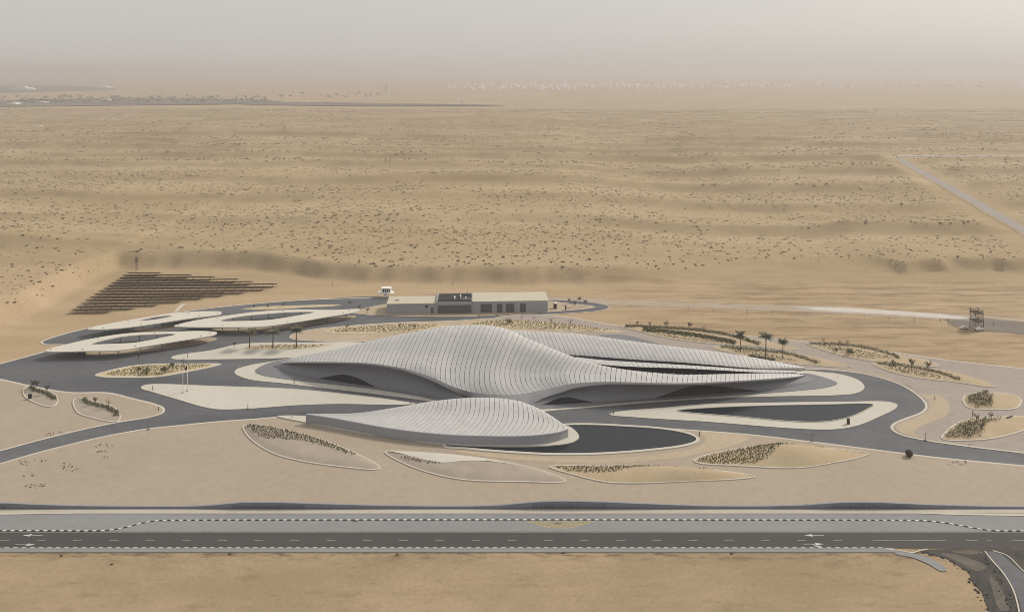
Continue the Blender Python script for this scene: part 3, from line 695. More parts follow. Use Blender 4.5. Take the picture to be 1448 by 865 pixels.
bed('R1', 'planting_bed', [(875, 461.4), (943, 463.6), (1005, 468.6), (1050, 476.6), (1090, 484), (1129, 494), (1112, 496), (1073, 491), (1005, 486.6), (943, 478.6), (906, 470)], 'long tapering bed with two hedges ending in a bare sandy point', 0.15, 'bedsand', mound=0.4, kerb=0.4)
bed('R2', 'planting_bed', [(1006.6, 491.6), (1022, 490), (1042, 491), (1112, 498.6), (1160, 507), (1204, 518.6), (1196, 520), (1157, 518), (1096, 512), (1046, 502.6)], 'tapering bed holding three tall palms and a dark hedge', 0.15, 'bedsand', mound=0.4, kerb=0.4)
bed('R3', 'planting_bed', [(1140, 486.6), (1155, 486.4), (1200, 488.4), (1236, 493), (1274, 502), (1310, 509.6), (1328, 517.6), (1318, 519.4), (1270, 516.6), (1220, 509.6), (1180, 501)], 'leaf-shaped bed edged by a dark hedge beside the open sand', 0.15, 'bedsand', mound=0.4, kerb=0.4)
bed('R4', 'planting_bed', [(1233.6, 515), (1246, 513.4), (1263, 514.2), (1323, 522.8), (1360, 529), (1408, 546.8), (1398, 548), (1356, 541.8), (1290, 534), (1252, 524)], 'leaf-shaped bed with clipped hedge and two purple-leaved saplings', 0.15, 'bedsand', mound=0.4, kerb=0.4)
bed('R5', 'planting_bed', [(1361, 567), (1364, 560), (1375, 556.6), (1400, 555.6), (1430, 557.6), (1443, 564), (1444, 572), (1436, 578.8), (1400, 580.4), (1370, 577.6)], 'round-ended bed half full of green shrubs and half bare sand', 0.15, 'bedsand', mound=0.7, kerb=0.6)
bed('R6', 'planting_bed', [(1331.6, 621), (1337, 611), (1361, 595.4), (1400, 590.4), (1456, 589), (1490, 592), (1470, 602), (1424, 617), (1398, 622), (1340, 623.6)], 'large pointed bed with a swathe of green shrubs and smooth yellow sand', 0.15, 'bedsand', mound=0.8, kerb=0.6)

bed('G4', 'planting_bed', [(343, 437), (370, 433.8), (420, 432), (482, 430.8), (470, 433), (430, 435), (380, 438)], 'thin gravel strip along the outer drive behind the canopies', 0.0, 'gravel', kerb=0.3, kh=0.15, zfill=0.08)
planting('Q3', 'grass_tufts', [(349.5, 603), (380, 605), (420, 613), (460, 625.5), (490, 638), (505, 647), (490, 644), (460, 635), (430, 627), (400, 624), (375, 623), (360, 615)], 'tuft', 'dry olive grass tufts in rows on the broad grey bed', 0.95, 0.7)
planting('Q4', 'grass_tufts', [(564, 647), (580, 650.5), (600, 655), (622, 658), (622, 659.5), (600, 657.5), (578, 653.5)], 'tuft', 'thin row of grass tufts beneath the white gravel flank', 0.9, 0.7)
wg = outline([(551, 640.2), (590, 640.8), (640, 644.4), (690, 652), (722, 659), (690, 656.4), (660, 655.6), (635, 657.8), (615, 657), (590, 651), (566, 645)])
tag(obj('white_gravel', fill_mesh('white_gravel', wg, 0.0, 1.2, lambda x, yy: soil_at('Q4', x, yy) + 0.1), M['white_paving']), 'white gravel flank on the far side of the pointed bed', 'gravel', kind='stuff')
planting('Q5', 'grass_tufts', [(784, 661), (850, 661), (925, 661.2), (1005, 665), (925, 663), (895, 666), (870, 670), (850, 671.4), (818, 668.6)], 'tuft', 'rows of grass tufts along the narrow yellow sand bed', 0.95, 0.65)
planting('Q6', 'grass_tufts', [(986, 652), (1015, 643), (1060, 634.6), (1095, 632), (1168, 635.6), (1120, 635.4), (1100, 641), (1090, 650), (1070, 656), (1010, 656.6)], 'tuft', 'rows of grass tufts climbing beside the tall sand mound', 0.95, 0.7)
planting('P4', 'grass_tufts', [(150, 529), (186, 519.6), (225, 516.4), (300, 516), (262, 523.6), (222, 530.6), (180, 531.6)], 'tuft', 'scattered tufts on the yellow gravel traffic island', 1.2, 0.45)
for k, pts, lab in (('G1', [(348, 491.5), (380, 489), (460, 488), (430, 492.5), (370, 493.4)], 'low tufts under the three palm trees'),
                    ('G2', [(466, 468), (520, 461.5), (620, 459.5), (590, 466.5), (500, 470.6)], 'low tufts among saplings before the long grey building'),
                    ('G3', [(665, 461), (705, 455), (760, 456), (835, 464), (870, 469), (790, 466.5), (700, 462.6)], 'low tufts on the gravel slope behind the dome')):
    planting(k, 'grass_tufts', pts, 'tuft', lab, 1.5, 0.5, mname='scrub')
for k, path, w, h, lab in (
    ('Q1', ((43, 548.5), (50, 553), (62, 556), (72, 561), (77, 566)), 1.6, 1.2, 'low hedge curving through the small bed with the black box'),
    ('Q2', ((117, 565.5), (125, 571), (138, 574), (152, 578), (163, 584), (166, 589)), 1.7, 1.2, 'winding green hedge in the bed beside the drive junction'),
    ('R1', ((885, 462.5), (943, 465.2), (1005, 471), (1045, 479), (1074, 488.4)), 2.6, 1.5, 'dark green hedge along the far edge of the two-hedge bed'),
    ('R1', ((910, 467.5), (950, 471.5), (1000, 478.5), (1040, 486)), 5.5, 0.9, 'broad olive hedge down the middle of the two-hedge bed'),
    ('R2', ((1020, 491.6), (1060, 496), (1110, 501.6), (1140, 509), (1156, 515.4)), 2.2, 1.4, 'dark hedge along the far edge of the palm bed'),
    ('R2', ((1060, 505), (1080, 508.6), (1095, 510.8)), 3.2, 1.0, 'short low hedge at the palms\' feet'),
    ('R3', ((1146, 487.4), (1200, 490), (1236, 496), (1262, 503.6), (1273, 508.6)), 2.0, 1.4, 'dark hedge edging the bed beside the open sand'),
    ('R4', ((1242, 515), (1290, 521.4), (1325, 528), (1358, 539)), 2.0, 1.4, 'clipped hedge between the two purple-leaved saplings')):
    line_planting(k, 'hedge', path, w, h, lab)
planting('R3', 'grass_tufts', [(1160, 490), (1220, 497), (1262, 507), (1225, 508), (1185, 499)], 'tuft', 'tufts in the bed beside the open sand', 1.5, 0.36)
planting('R4', 'grass_tufts', [(1250, 518), (1310, 528), (1340, 537), (1290, 531), (1258, 523)], 'tuft', 'tufts in the bed with purple-leaved saplings', 1.3, 0.36)
planting('R2', 'grass_tufts', [(1030, 494), (1080, 501), (1130, 512), (1090, 508), (1045, 500)], 'tuft', 'tufts at the foot of the three tall palms', 1.4, 0.36)
planting('R1', 'grass_tufts', [(925, 472), (980, 480), (1040, 487), (1000, 484.6), (945, 477.6)], 'tuft', 'pale tufts along the near side of the two-hedge bed', 1.3, 0.36)
planting('R5', 'shrubbery', [(1367, 566), (1378, 560), (1400, 559.4), (1404, 566), (1403, 575.6), (1380, 577)], 'blob', 'dense green shrubs filling half of the round-ended bed', 1.25, 1.5, mname='hedge')
planting('R6', 'shrubbery', [(1338, 620.6), (1352, 608), (1368, 599), (1398, 594.4), (1416, 594), (1396, 601), (1390, 612), (1376, 620.6)], 'blob', 'swathe of green shrubs across the large pointed bed', 1.3, 1.3, mname='hedge')

# ------------------------------------------------------------------ curved buildings
class Curve3:
    """smooth curve through points given at parameters"""
    def __init__(s, ts, pts): s.t = list(ts); s.p = [Vector(q) for q in pts]
    def __call__(s, t):
        T, P = s.t, s.p; n = len(T)
        t = float(min(max(t, T[0]), T[-1])); i = 0
        while i < n - 2 and t > T[i + 1]: i += 1
        h = T[i + 1] - T[i]; u = (t - T[i]) / h
        def tan(k):
            if k == 0: return (P[1] - P[0]) / (T[1] - T[0])
            if k == n - 1: return (P[-1] - P[-2]) / (T[-1] - T[-2])
            return (P[k + 1] - P[k - 1]) / (T[k + 1] - T[k - 1])
        m1, m2 = tan(i) * h, tan(i + 1) * h; a, b = u * u, u * u * u
        return (2*b - 3*a + 1) * P[i] + (b - 2*a + u) * m1 + (-2*b + 3*a) * P[i + 1] + (b - a) * m2
def lerp_list(ts, vs): return lambda t: float(np.interp(t, ts, vs))

class Shell:
    """roof sheet: eave F, belly M, crest R; the crest rolls over and falls to the back B"""
    def __init__(s, F, M, R, B, roll): s.F, s.M, s.R, s.B, s.roll = F, M, R, B, roll
    def section(s, t, n1=5, n2=5, n3=4):
        F, Mm, R, B = s.F(t), s.M(t), s.R(t), s.B(t); w = s.roll(t)
        TM = (R - F) * 0.5; TF = (Mm - F) * 2 - TM
        view = Vector((R.x * 0.0, 1, -(CAM_H - R.z) / (R.y - CAM_Y))).normalized()
        TR = (R - Mm) * (1 - w) + view * (R - Mm).length * w
        TB = TR * (0.12 + 0.88 * w); out = []
        def herm(a, ta, b, tb, n, last):
            for k in range(n + (1 if last else 0)):
                u = k / n; q, c = u * u, u * u * u
                out.append((2*c - 3*q + 1) * a + (c - 2*q + u) * ta + (-2*c + 3*q) * b + (c - q) * tb)
        herm(F, TF, Mm, TM, n1, False); herm(Mm, TM, R, TR, n2, n3 == 0)
        if n3: herm(R, TB, B, (B - R) * 1.0 + Vector((0, 0, -1)) * (B - R).length * 0.3, n3, True)
        return out

def clad(shell, tlist, gap, parent_name, parent, thick=0.16, n=(5, 5, 4), m='roof'):
    """dark under-roof plus one separate cladding strip per bay"""
    mb = MB(); rows_ = []
    for t in np.linspace(tlist[2], tlist[-3], len(tlist) * 2):
        sec = shell.section(t, *n); rows_.append([p - Vector((0, 0, thick)) for p in sec])
    mb.sweep([r[::-1] for r in rows_])
    base = obj(parent_name, mb.mesh(parent_name, True), M['roof_gap'], parent)
    for a, c in zip(tlist, tlist[1:]):
        sa, sm, sb_ = shell.section(a, *n), shell.section((a + c) / 2, *n), shell.section(c, *n)
        ra, rb = [], []
        for p, q in zip(sa, sb_):
            d = q - p; l = d.length
            g = min(gap / 2 / l, 0.3) if l > 1e-4 else 0
            ra.append(p + d * g); rb.append(q - d * g)
        strip = MB(); strip.sweep([ra[::-1], sm[::-1], rb[::-1]])
        # edges turned down so that the joint reads as a groove
        strip.sweep([[p - Vector((0, 0, thick * 0.8)) for p in ra[::-1]], ra[::-1]])
        strip.sweep([rb[::-1], [p - Vector((0, 0, thick * 0.8)) for p in rb[::-1]]])
        me = strip.mesh('roof_panel', True); uv = me.uv_layers.new(name='UVMap'); kk = len(ra)
        al = [0.0]
        for p, q in zip(ra[::-1], ra[::-1][1:]): al.append(al[-1] + (q - p).length)
        for lp in me.loops:
            vi = lp.vertex_index % kk; uv.data[lp.index].uv = (lp.vertex_index // kk * 0.5, al[vi])
        obj('roof_panel', me, M[m], base)
    return base
def spread(curve, t0, t1, step):
    ts = np.linspace(t0, t1, 1500); ps = [curve(t) for t in ts]
    L = np.concatenate([[0], np.cumsum([(q - p).length for p, q in zip(ps, ps[1:])])])
    n = max(2, int(round(L[-1] / step)))
    return list(np.interp(np.linspace(0, L[-1], n + 1), L, ts).tolist())

# ---- headquarters: main wave
KN = [  # eave px, z | belly px | crest px, z | roll | back offset, z
    (0, (397, 513), 1.8, None, (399, 511.6), 2.0, 0.0), (1, (418, 511.8), 5.0, None, (421, 504), 5.6, 0.3), (2, (470, 511.6), 9.0, (474, 503), (481, 492), 10.6, 0.6),
    (3, (520, 513.2), 11.0, (526, 498), (538, 478.4), 14.6, 0.9), (4, (567, 520), 10.5, (574, 500), (591, 468), 18.2, 1.0), (5, (607, 532), 8.5, (611, 505), (629, 461.4), 20.4, 1.0),
    (6, (642, 547), 5.5, (641, 511), (661, 459.4), 21.6, 1.0), (7, (671, 555), 3.6, (669, 517), (691, 460), 22.0, 1.0), (8, (706, 558.4), 3.0, (697, 521), (718, 465.4), 21.2, 1.0),
    (9, (735, 557.4), 3.2, (724, 523), (744, 477.6), 18.8, 1.0), (10, (769, 551), 4.6, (758, 524.6), (777, 491), 16.0, 1.0), (11, (794, 545.5), 6.6, (787, 525), (802, 501), 14.2, 0.9),
    (12, (816, 541.4), 8.4, (815, 525.4), (825, 509), 12.8, 0.7), (13, (857, 539.6), 9.4, (857, 530), (859, 518), 11.8, 0.3), (14, (900, 540.4), 9.5, None, (902, 524.4), 11.0, 0.0),
    (15, (960, 541.4), 9.0, None, (962, 529.2), 10.0, 0.0), (16, (1020, 539.4), 8.0, None, (1021, 528.6), 8.8, 0.0), (17, (1080, 535.6), 6.0, None, (1080, 527.4), 6.6, 0.0),
    (18, (1120, 532.6), 4.0, None, (1119, 527.6), 4.4, 0.0), (19, (1137, 530.2), 2.3, None, (1135, 529.4), 2.4, 0.0)]
tK = [k[0] for k in KN]
mF = Curve3(tK, [W(*k[1], k[2]) for k in KN]); mR = Curve3(tK, [W(*k[4], k[5]) for k in KN])
def belly(k):
    f, r = W(*k[1], k[2]), W(*k[4], k[5])
    if k[3] is None: return (f + r) / 2 + Vector((0, 0, 0.04 * (r - f).length))
    return W(*k[3], k[2] + 0.42 * (k[5] - k[2]))
mM = Curve3(tK, [belly(k) for k in KN])
def backp(k):
    r = W(*k[4], k[5])
    if k[0] >= 13: return r + Vector((0, 0.4, -2.6 if k[0] < 18 else -1.2))
    if k[0] == 12: return r + Vector((0, 7, -7))
    return r + Vector((0, 1.1 * k[5] + 1, -k[5] + 0.6))
mB = Curve3(tK, [backp(k) for k in KN])
main = Shell(mF, mM, mR, mB, lerp_list(tK, [k[6] for k in KN]))
c0 = W(700, 540)
hq = tag(empty('headquarters_building', (c0.x, c0.y, 0)), 'huge dune-shaped building with a swelling white ribbed roof and long tapering tails', 'building')
tl = spread(mM, 0.0, 19.0, 2.32)
clad(main, tl, 0.20, 'main_roof', hq)
# fascia from the eave to the lip, reaching the ground between the two arches
LK = [(0, (397, 514), 1.3), (1, (418, 513.4), 4.4), (2, (470, 513.6), 8.2), (3, (520, 515.6), 10.1), (4, (567, 523.2), 9.5), (5, (607, 536.6), 7.2), (6, (642, 553.6), 3.4), (6.6, (660, 562), 0.2), (7, (671, 567), 0.0), (8, (706, 572), 0.0),
      (9, (735, 573), 0.0), (9.4, (751, 571), 0.1), (10, (769, 562.6), 2.2), (11, (794, 554.4), 4.6), (12, (816, 548), 6.8), (13, (857, 543.4), 8.3), (14, (900, 543.4), 8.6), (15, (960, 544), 8.2), (16, (1020, 541.8), 7.2), (17, (1080, 538), 5.2), (18, (1120, 534.8), 3.2), (19, (1139, 531.4), 1.6)]
GK = [(0, (386, 518), .3), (1, (403, 524), .3), (2, (452, 535), .3), (3, (520, 545.6), .3), (4, (572, 554), .3), (5, (620, 562), .3), (6, (652, 566.6), .3), (6.6, (662, 567.6), .2), (7, (672, 568), 0.0), (8, (706, 573), 0.0),
      (9, (735, 574), 0.0), (9.4, (752, 573.4), .1), (10, (776, 572), .3), (11, (800, 570.6), .3), (12, (822, 569.4), .3), (13, (860, 567.2), .3), (14, (905, 564), .3), (15, (965, 560), .3), (16, (1025, 556), .3), (17, (1086, 551), .3), (18, (1128, 544.6), .3), (19, (1154, 537), .3)]
mL = Curve3([k[0] for k in LK], [W(*k[1], k[2]) for k in LK]); mG = Curve3([k[0] for k in GK], [W(*k[1], k[2]) for k in GK])
fas = MB(); rows_ = []
for t in np.linspace(0, 19, 220):
    a, c = mF(t) - Vector((0, 0, 0.05)), mL(t); mid = (a + c) / 2 + Vector((0, -0.25, 0.05))
    rows_.append([a, mid, c])
fas.sweep(rows_); obj('fascia', fas.mesh('fascia', True), M['concrete'], hq)
def recess(t, s):
    """recessed wall under the eave: s = 0 at the ground, 1 at the lip"""
    s = float(s); top, bot = mL(t), mG(t); h = max(top.z - bot.z, 0.02); d = min(10.0, 1.5 * h)
    p0, p1, p2, p3 = bot, Vector((bot.x, bot.y + d * 0.10, bot.z + h * 0.45)), Vector((top.x, max(top.y, bot.y) + d * 1.0, top.z - 0.1)), top - Vector((0, -0.05, 0.02))
    u = 1 - s
    return p0 * u**3 + p1 * 3*u*u*s + p2 * 3*u*s*s + p3 * s**3
rw = MB(); rw.sweep([[recess(t, s) for s in np.linspace(0, 1, 13)] for t in np.linspace(0, 19, 240)])
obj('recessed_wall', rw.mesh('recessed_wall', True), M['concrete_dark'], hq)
def find_t(px, py):
    best = min(np.linspace(0, 19, 800), key=lambda t: (mG(t) - W(px, py, .3)).length); return float(best)
def eye_window(pl, pr, peak, smax, label):
    ta, tb = find_t(*pl), find_t(*pr); mb = MB(); rows_ = []; mul = []
    for u in np.linspace(0, 1, 40):
        t = ta + (tb - ta) * u
        e = (u / peak if u < peak else (1 - u) / (1 - peak)); top = 0.015 + smax * math.sin(max(0, min(1, e)) * math.pi / 2) ** 1.15
        rows_.append([recess(t, s) + Vector((0, -0.13, 0.02)) for s in np.linspace(0.01, top, 6)])
    mb.sweep(rows_)
    wnd = obj('window', mb.mesh('window', True), M['glass'], hq); wnd['label'] = label
    for k in range(2, 39, 2):
        r = rows_[k]; b = MB()
        b.sweep([[p + Vector((-0.09, -0.05, 0)) for p in r], [p + Vector((0.09, -0.05, 0)) for p in r]])
        obj('mullion', b.mesh('mullion'), M['mullion'], wnd)
eye_window((451, 535), (532, 546), 0.44, 0.22, 'dark eye-shaped window')
eye_window((756, 573), (838, 568), 0.36, 0.34, 'dark triangular window under the arch')
eye_window((928, 563), (1074, 552), 0.46, 0.30, 'long dark lens-shaped window')
# plinths round the tails
pl = outline([(361, 525.6), (366, 520), (384, 512.6), (410, 507.4), (445, 502), (560, 520), (660, 556), (690, 566), (655, 571.6), (580, 558.6), (520, 549.6), (450, 541.8), (400, 536), (371, 531)])
obj('plinth', MB().prism(pl, 0.0, 0.32).mesh('plinth'), M['concrete_dark'], hq)
pl = outline([(1120, 528), (1142, 528.6), (1168, 535), (1184, 541.8), (1172, 547.6), (1120, 553.6), (1000, 562), (900, 568.6), (800, 577), (756, 577.6), (745, 570), (900, 552), (1060, 534)])
obj('plinth', MB().prism(pl, 0.0, 0.32).mesh('plinth'), M['concrete_dark'], hq)
# ---- rear wing
RK = [(-1, (690, 497), 8.0, (690, 466), 13.6), (0, (750, 499), 8.0, (740, 467.6), 14.0), (1, (815, 502), 8.4, (800, 471), 13.6), (2, (860, 505.4), 8.4, (842, 475), 13.2), (3, (905, 508.6), 8.0, (889, 481.4), 12.6), (4, (960, 512), 7.4, (946, 489), 11.4),
      (5, (1010, 516), 6.4, (1000, 495.4), 9.8), (6, (1060, 520), 4.6, (1052, 502.8), 7.6), (7, (1100, 520.8), 3.0, (1096, 510.6), 5.0), (8, (1138, 520), 1.3, (1137, 519), 1.5)]
tr = [k[0] for k in RK]; rF = Curve3(tr, [W(*k[1], k[2]) for k in RK]); rR = Curve3(tr, [W(*k[3], k[4]) for k in RK])
rM = Curve3(tr, [W((k[1][0] * .55 + k[3][0] * .45), k[1][1] * .5 + k[3][1] * .5, k[2] + 0.60 * (k[4] - k[2])) for k in RK])
rB = Curve3(tr, [W(*k[3], k[4]) + Vector((0, 0.9 * k[4] + 1, -k[4] + 0.5)) for k in RK])
rear = Shell(rF, rM, rR, rB, lerp_list(tr, [1, 1, 1, 1, .9, .8, .7, .5, .3, 0]))
clad(rear, spread(rF, -1, 8, 2.30), 0.19, 'rear_roof', hq)
mb = MB(); mb.sweep([[rF(t) + Vector((0, 0.3, -min(3.2, rF(t).z - .1))), rF(t) + Vector((0, 0.05, -0.1))] for t in np.linspace(0, 6.0, 80)])
obj('rear_fascia', mb.mesh('rear_fascia'), M['glass'], hq)
mb = MB(); mb.sweep([[rF(t) + Vector((0, 0.3, -max(0.2, rF(t).z - .1))), rF(t) + Vector((0, 0.05, -0.05))] for t in np.linspace(6.0, 8, 30)])
obj('rear_fascia', mb.mesh('rear_fascia'), M['roof'], hq)
# ---- ribbon roof between the two courts
CKN = [(0, (822, 511), 9.4, (814, 504.6), 9.8), (1, (860, 516), 9.2, (850, 508.6), 9.5), (2, (900, 518.4), 9.0, (895, 511.6), 9.2), (3, (960, 520.4), 8.2, (957, 515.2), 8.4), (4, (1010, 522.8), 7.0, (1008, 518.4), 7.1),
       (5, (1060, 525.6), 5.4, (1058, 521.8), 5.5), (6, (1090, 526.4), 4.6, (1088, 522.8), 4.7), (7, (1120, 526.6), 3.6, (1118, 523.6), 3.7), (8, (1137, 528.6), 2.0, (1136, 526.6), 2.1)]
tc = [k[0] for k in CKN]; cF = Curve3(tc, [W(*k[1], k[2]) for k in CKN]); cR = Curve3(tc, [W(*k[3], k[4]) for k in CKN])
cM = Curve3(tc, [(W(*k[1], k[2]) + W(*k[3], k[4])) / 2 + Vector((0, 0, 0.15)) for k in CKN]); cB = Curve3(tc, [W(*k[3], k[4]) + Vector((0, 0.2, -1.6)) for k in CKN])
clad(Shell(cF, cM, cR, cB, lambda t: 0.0), spread(cF, 0, 8, 2.30), 0.19, 'ribbon_roof', hq, n=(3, 3, 2))
mb = MB(); mb.sweep([[cF(t) + Vector((0, 0.5, -min(3.0, cF(t).z - .1))), cF(t) + Vector((0, 0.05, -0.1))] for t in np.linspace(0, 8, 80)])
obj('ribbon_fascia', mb.mesh('ribbon_fascia'), M['glass'], hq)
mb = MB(); rows_ = []
for u in np.linspace(0, 1, 60):
    px = 845 + u * 240
    a = mR(float(np.interp(px, [k[4][0] for k in KN], tK))); c = cF(float(np.interp(px, [k[1][0] for k in CKN], tc)))
    rows_.append([Vector((a.x, a.y - 0.5, a.z - 2.0)), Vector((c.x, c.y + 0.8, c.z - 2.2))])
mb.sweep(rows_); court = obj('court_glazing', mb.mesh('court_glazing'), M['glass'], hq)
for k in range(2, 59, 3):
    a, c = rows_[k]; b = MB(); b.tube(a + Vector((0, 0, .1)), c + Vector((0.8, 0, .1)), 0.09, n=4); obj('glazing_bar', b.mesh('glazing_bar'), M['concrete'], court)
mb = MB(); rows_ = []
for u in np.linspace(0, 1, 60):
    px = 800 + u * 262
    a = cR(float(np.interp(px, [k[3][0] for k in CKN], tc))); c = rF(float(np.interp(px, [k[1][0] for k in RK], tr)))
    rows_.append([Vector((a.x, a.y - 0.3, a.z - 1.5)), Vector((c.x, c.y + 0.4, a.z - 1.4))])
mb.sweep(rows_); obj('court_glazing', mb.mesh('court_glazing'), M['glass'], hq)

# ---- front pavilion
FK = [(0, (432.5, 585.4), (433, 585), (433.5, 584.8), 4.0, 4.1), (1, (478, 592.4), (490, 588), (505, 583.6), 4.0, 4.7), (2, (530, 602), (556, 585.5), (571, 573.8), 4.0, 6.2), (3, (566, 607.6), (597, 584.6), (607, 567.6), 4.0, 7.0),
      (4, (606, 612.2), (636, 585), (641, 563.6), 4.0, 7.7), (5, (645, 615), (671, 587.4), (674, 561.8), 4.0, 8.0), (6, (683, 616.2), (703, 591), (705, 562.6), 4.0, 8.0), (7, (715, 616.6), (734, 593), (733, 566.6), 4.0, 7.7),
      (8, (748, 615.8), (764, 596), (759, 576), 4.0, 6.9), (9, (773, 613.4), (782, 600), (777, 586), 4.0, 6.0), (10, (791, 610.2), (796, 603), (791, 595.4), 4.0, 5.0), (11, (803.6, 605.6), (804, 604.6), (803.6, 603.6), 4.0, 4.15)]
tp = [k[0] for k in FK]; pF = Curve3(tp, [W(*k[1], k[4]) for k in FK]); pR = Curve3(tp, [W(*k[3], k[5]) for k in FK])
pM = Curve3(tp, [W(*k[2], k[4] + 0.48 * (k[5] - k[4])) for k in FK])
pB = Curve3(tp, [W(*k[3], k[5]) + Vector((0, 1.5 * (k[5] - 4.0) + 0.1, 4.0 - k[5] + 0.05)) for k in FK])
c1 = W(640, 625)
pav = tag(empty('pavilion', (c1.x, c1.y, 0)), 'low leaf-shaped pavilion with ribbed white roof and slate wall before the headquarters', 'building')
clad(Shell(pF, pM, pR, pB, lambda t: 1.0), spread(pM, 0, 11, 2.10), 0.17, 'roof', pav, n=(5, 5, 4))
ring = [pF(t) for t in np.linspace(0, 11, 80)] + [pB(t) for t in np.linspace(11, 0, 60)]
mb = MB(); rows_ = []
for p in ring + ring[:1]:
    rows_.append([Vector((p.x, p.y, 0.2)), Vector((p.x, p.y, 2.0)), Vector((p.x, p.y - 0.02, p.z - 0.12))])
mb.sweep(rows_); obj('wall', mb.mesh('wall', True), M['pod_wall'], pav)
mb = MB(); mb.sweep([[p + Vector((0, -0.12, -0.42)), p + Vector((0, -0.16, 0.02)), p + Vector((0, 0.35, 0.05))] for p in ring[:80]])
obj('eave', mb.mesh('eave', True), M['pod_wall'], pav)
pl = outline([(392, 589.6), (412, 588.6), (434, 589.4), (470, 588), (560, 588), (680, 590), (760, 596), (804, 604), (816, 613), (818.6, 620), (808, 627), (780, 631), (720, 632.6), (627, 629), (540, 617.4), (480, 608), (432, 598.4)])
obj('plinth', MB().prism(pl, -0.05, 0.55).mesh('plinth'), M['white_paving'], pav)

# ------------------------------------------------------------------ parking canopies
def canopy(outer, hole, label, Z=4.2):
    out = catmull([W(x, y, Z) for x, y in outer], 8); hol = catmull([W(x, y, Z) for x, y in hole], 8)
    def ccw(p): return p if sum(a.x * b.y - b.x * a.y for a, b in zip(p, p[1:] + p[:1])) > 0 else p[::-1]
    out, hol = ccw(out), ccw(hol); c = sum(out, Vector()) / len(out)
    e = tag(empty('parking_canopy', (c.x, c.y, 0)), label, 'canopy')
    no, nh = len(out), len(hol)
    vs, _, fs, *_r = delaunay_2d_cdt([p.to_2d() for p in out] + [p.to_2d() for p in hol], [], [list(range(no)), list(range(no, no + nh))], 1, 1e-4)
    hp = [p for p in hol]
    top = [f for f in fs if not inside(hp, sum(vs[i].x for i in f) / 3, sum(vs[i].y for i in f) / 3)]
    def crown(x, y): return Z + 0.25 * min(1, edge_dist(out, x, y) / 4)
    mb = MB(); mb.add([(v.x, v.y, crown(v.x, v.y)) for v in vs], top)
    mb.add([(v.x, v.y, crown(v.x, v.y) - 0.4) for v in vs], [f[::-1] for f in top])
    roof = obj('roof', mb.mesh('roof', True), M['canopy'], e)
    for loop, nm in ((out, 'edge_beam'), (hol[::-1], 'edge_beam')):
        b = MB(); b.sweep([[Vector((p.x, p.y, crown(p.x, p.y) - 0.42)), Vector((p.x, p.y, crown(p.x, p.y) + 0.04))] for p in loop + loop[:1]])
        obj(nm, b.mesh(nm), M['canopy'], roof)
    # paired raking columns along the long edge nearest the bays and along the far edge
    ins = inset(out, 2.3)
    for side in (0, 1):
        xs = sorted(p.x for p in ins); x = xs[0] + 7
        while x < xs[-1] - 5:
            ys = []
            for a, b in zip(ins, ins[1:] + ins[:1]):
                if (a.x - x) * (b.x - x) < 0: ys.append(a.y + (b.y - a.y) * (x - a.x) / (b.x - a.x))
            if len(ys) >= 2:
                yy = min(ys) if side == 0 else max(ys)
                if inside(out, x, yy) and not inside(hol, x, yy):
                    col = MB().tube((x, yy, 0), (x, yy, Z - 0.1), 0.17, 0.14, 6).tube((x, yy, 2.2), (x + 1.6, yy, Z - 0.1), 0.10, 0.10, 5).tube((x, yy, 2.2), (x - 1.6, yy, Z - 0.1), 0.10, 0.10, 5)
                    obj('column', col.mesh('column'), M['steel'], e)
            x += 9.2
    for k in range(7):
        p = ins[int(k / 7 * len(ins))]; obj('roof_light', MB().box(p.x - .25, p.x + .25, p.y - .25, p.y + .25, crown(p.x, p.y), crown(p.x, p.y) + .18).mesh('roof_light'), M['steel'], roof)
canopy([(124, 464), (150, 458), (200, 449.4), (250, 442), (295, 439.8), (313, 440.6), (310, 444.6), (270, 450), (220, 457.6), (180, 463), (150, 465.4), (128, 465.6)],
       [(196, 454), (215, 449.4), (235, 447), (244, 446.6), (232, 450), (212, 453)], 'white lens-shaped parking canopy with a narrow slot along the outer drive')
canopy([(246, 460.6), (270, 454), (320, 446), (370, 440), (420, 437.6), (470, 438), (509, 437), (500, 441.4), (460, 448.4), (420, 455), (370, 461.6), (320, 462.4), (258, 462)],
       [(311, 453.8), (340, 448), (380, 444), (415, 441.8), (444, 442), (420, 446.6), (385, 452), (352, 454)], 'white leaf-shaped parking canopy reaching towards the long grey building')
canopy([(64, 495), (100, 485), (150, 475), (190, 470.2), (240, 468.8), (290, 467.8), (307, 470), (300, 474), (250, 482.4), (200, 490.4), (170, 495), (120, 496.2), (70, 496.8)],
       [(129, 486.6), (150, 480.8), (180, 475.6), (212, 473.4), (248, 473), (226, 478.4), (192, 484.6), (162, 486.4)], 'white leaf-shaped parking canopy beside the gravel traffic island')

# ------------------------------------------------------------------ solar field
SR = [(180, 385.5, 229, 385.5), (174, 389, 276, 388.2), (169, 392.6, 306, 391.2), (164, 396.4, 346, 394.4), (158, 400, 369, 397.8), (152, 403.6, 392, 401.2), (147, 407.6, 379, 405.8), (141, 411.6, 360, 410), (134, 415.8, 330, 414), (128, 420, 298, 418), (122, 424.4, 268, 422.4), (115, 428.8, 235, 427), (108, 433.2, 202, 431.8), (102, 437.4, 168, 436.6)]
names = 'first second third fourth fifth sixth seventh eighth ninth tenth eleventh twelfth thirteenth fourteenth'.split()
seg_w = 6.0
hw = seg_w / 2 - .04
tb = MB().add([(-hw, -1.9, 2.95), (hw, -1.9, 2.95), (hw, 1.9, 1.2), (-hw, 1.9, 1.2)], [(0, 1, 2, 3)])
tb.add([(-hw, -1.9, 2.87), (hw, -1.9, 2.87), (hw, 1.9, 1.12), (-hw, 1.9, 1.12)], [(3, 2, 1, 0)])
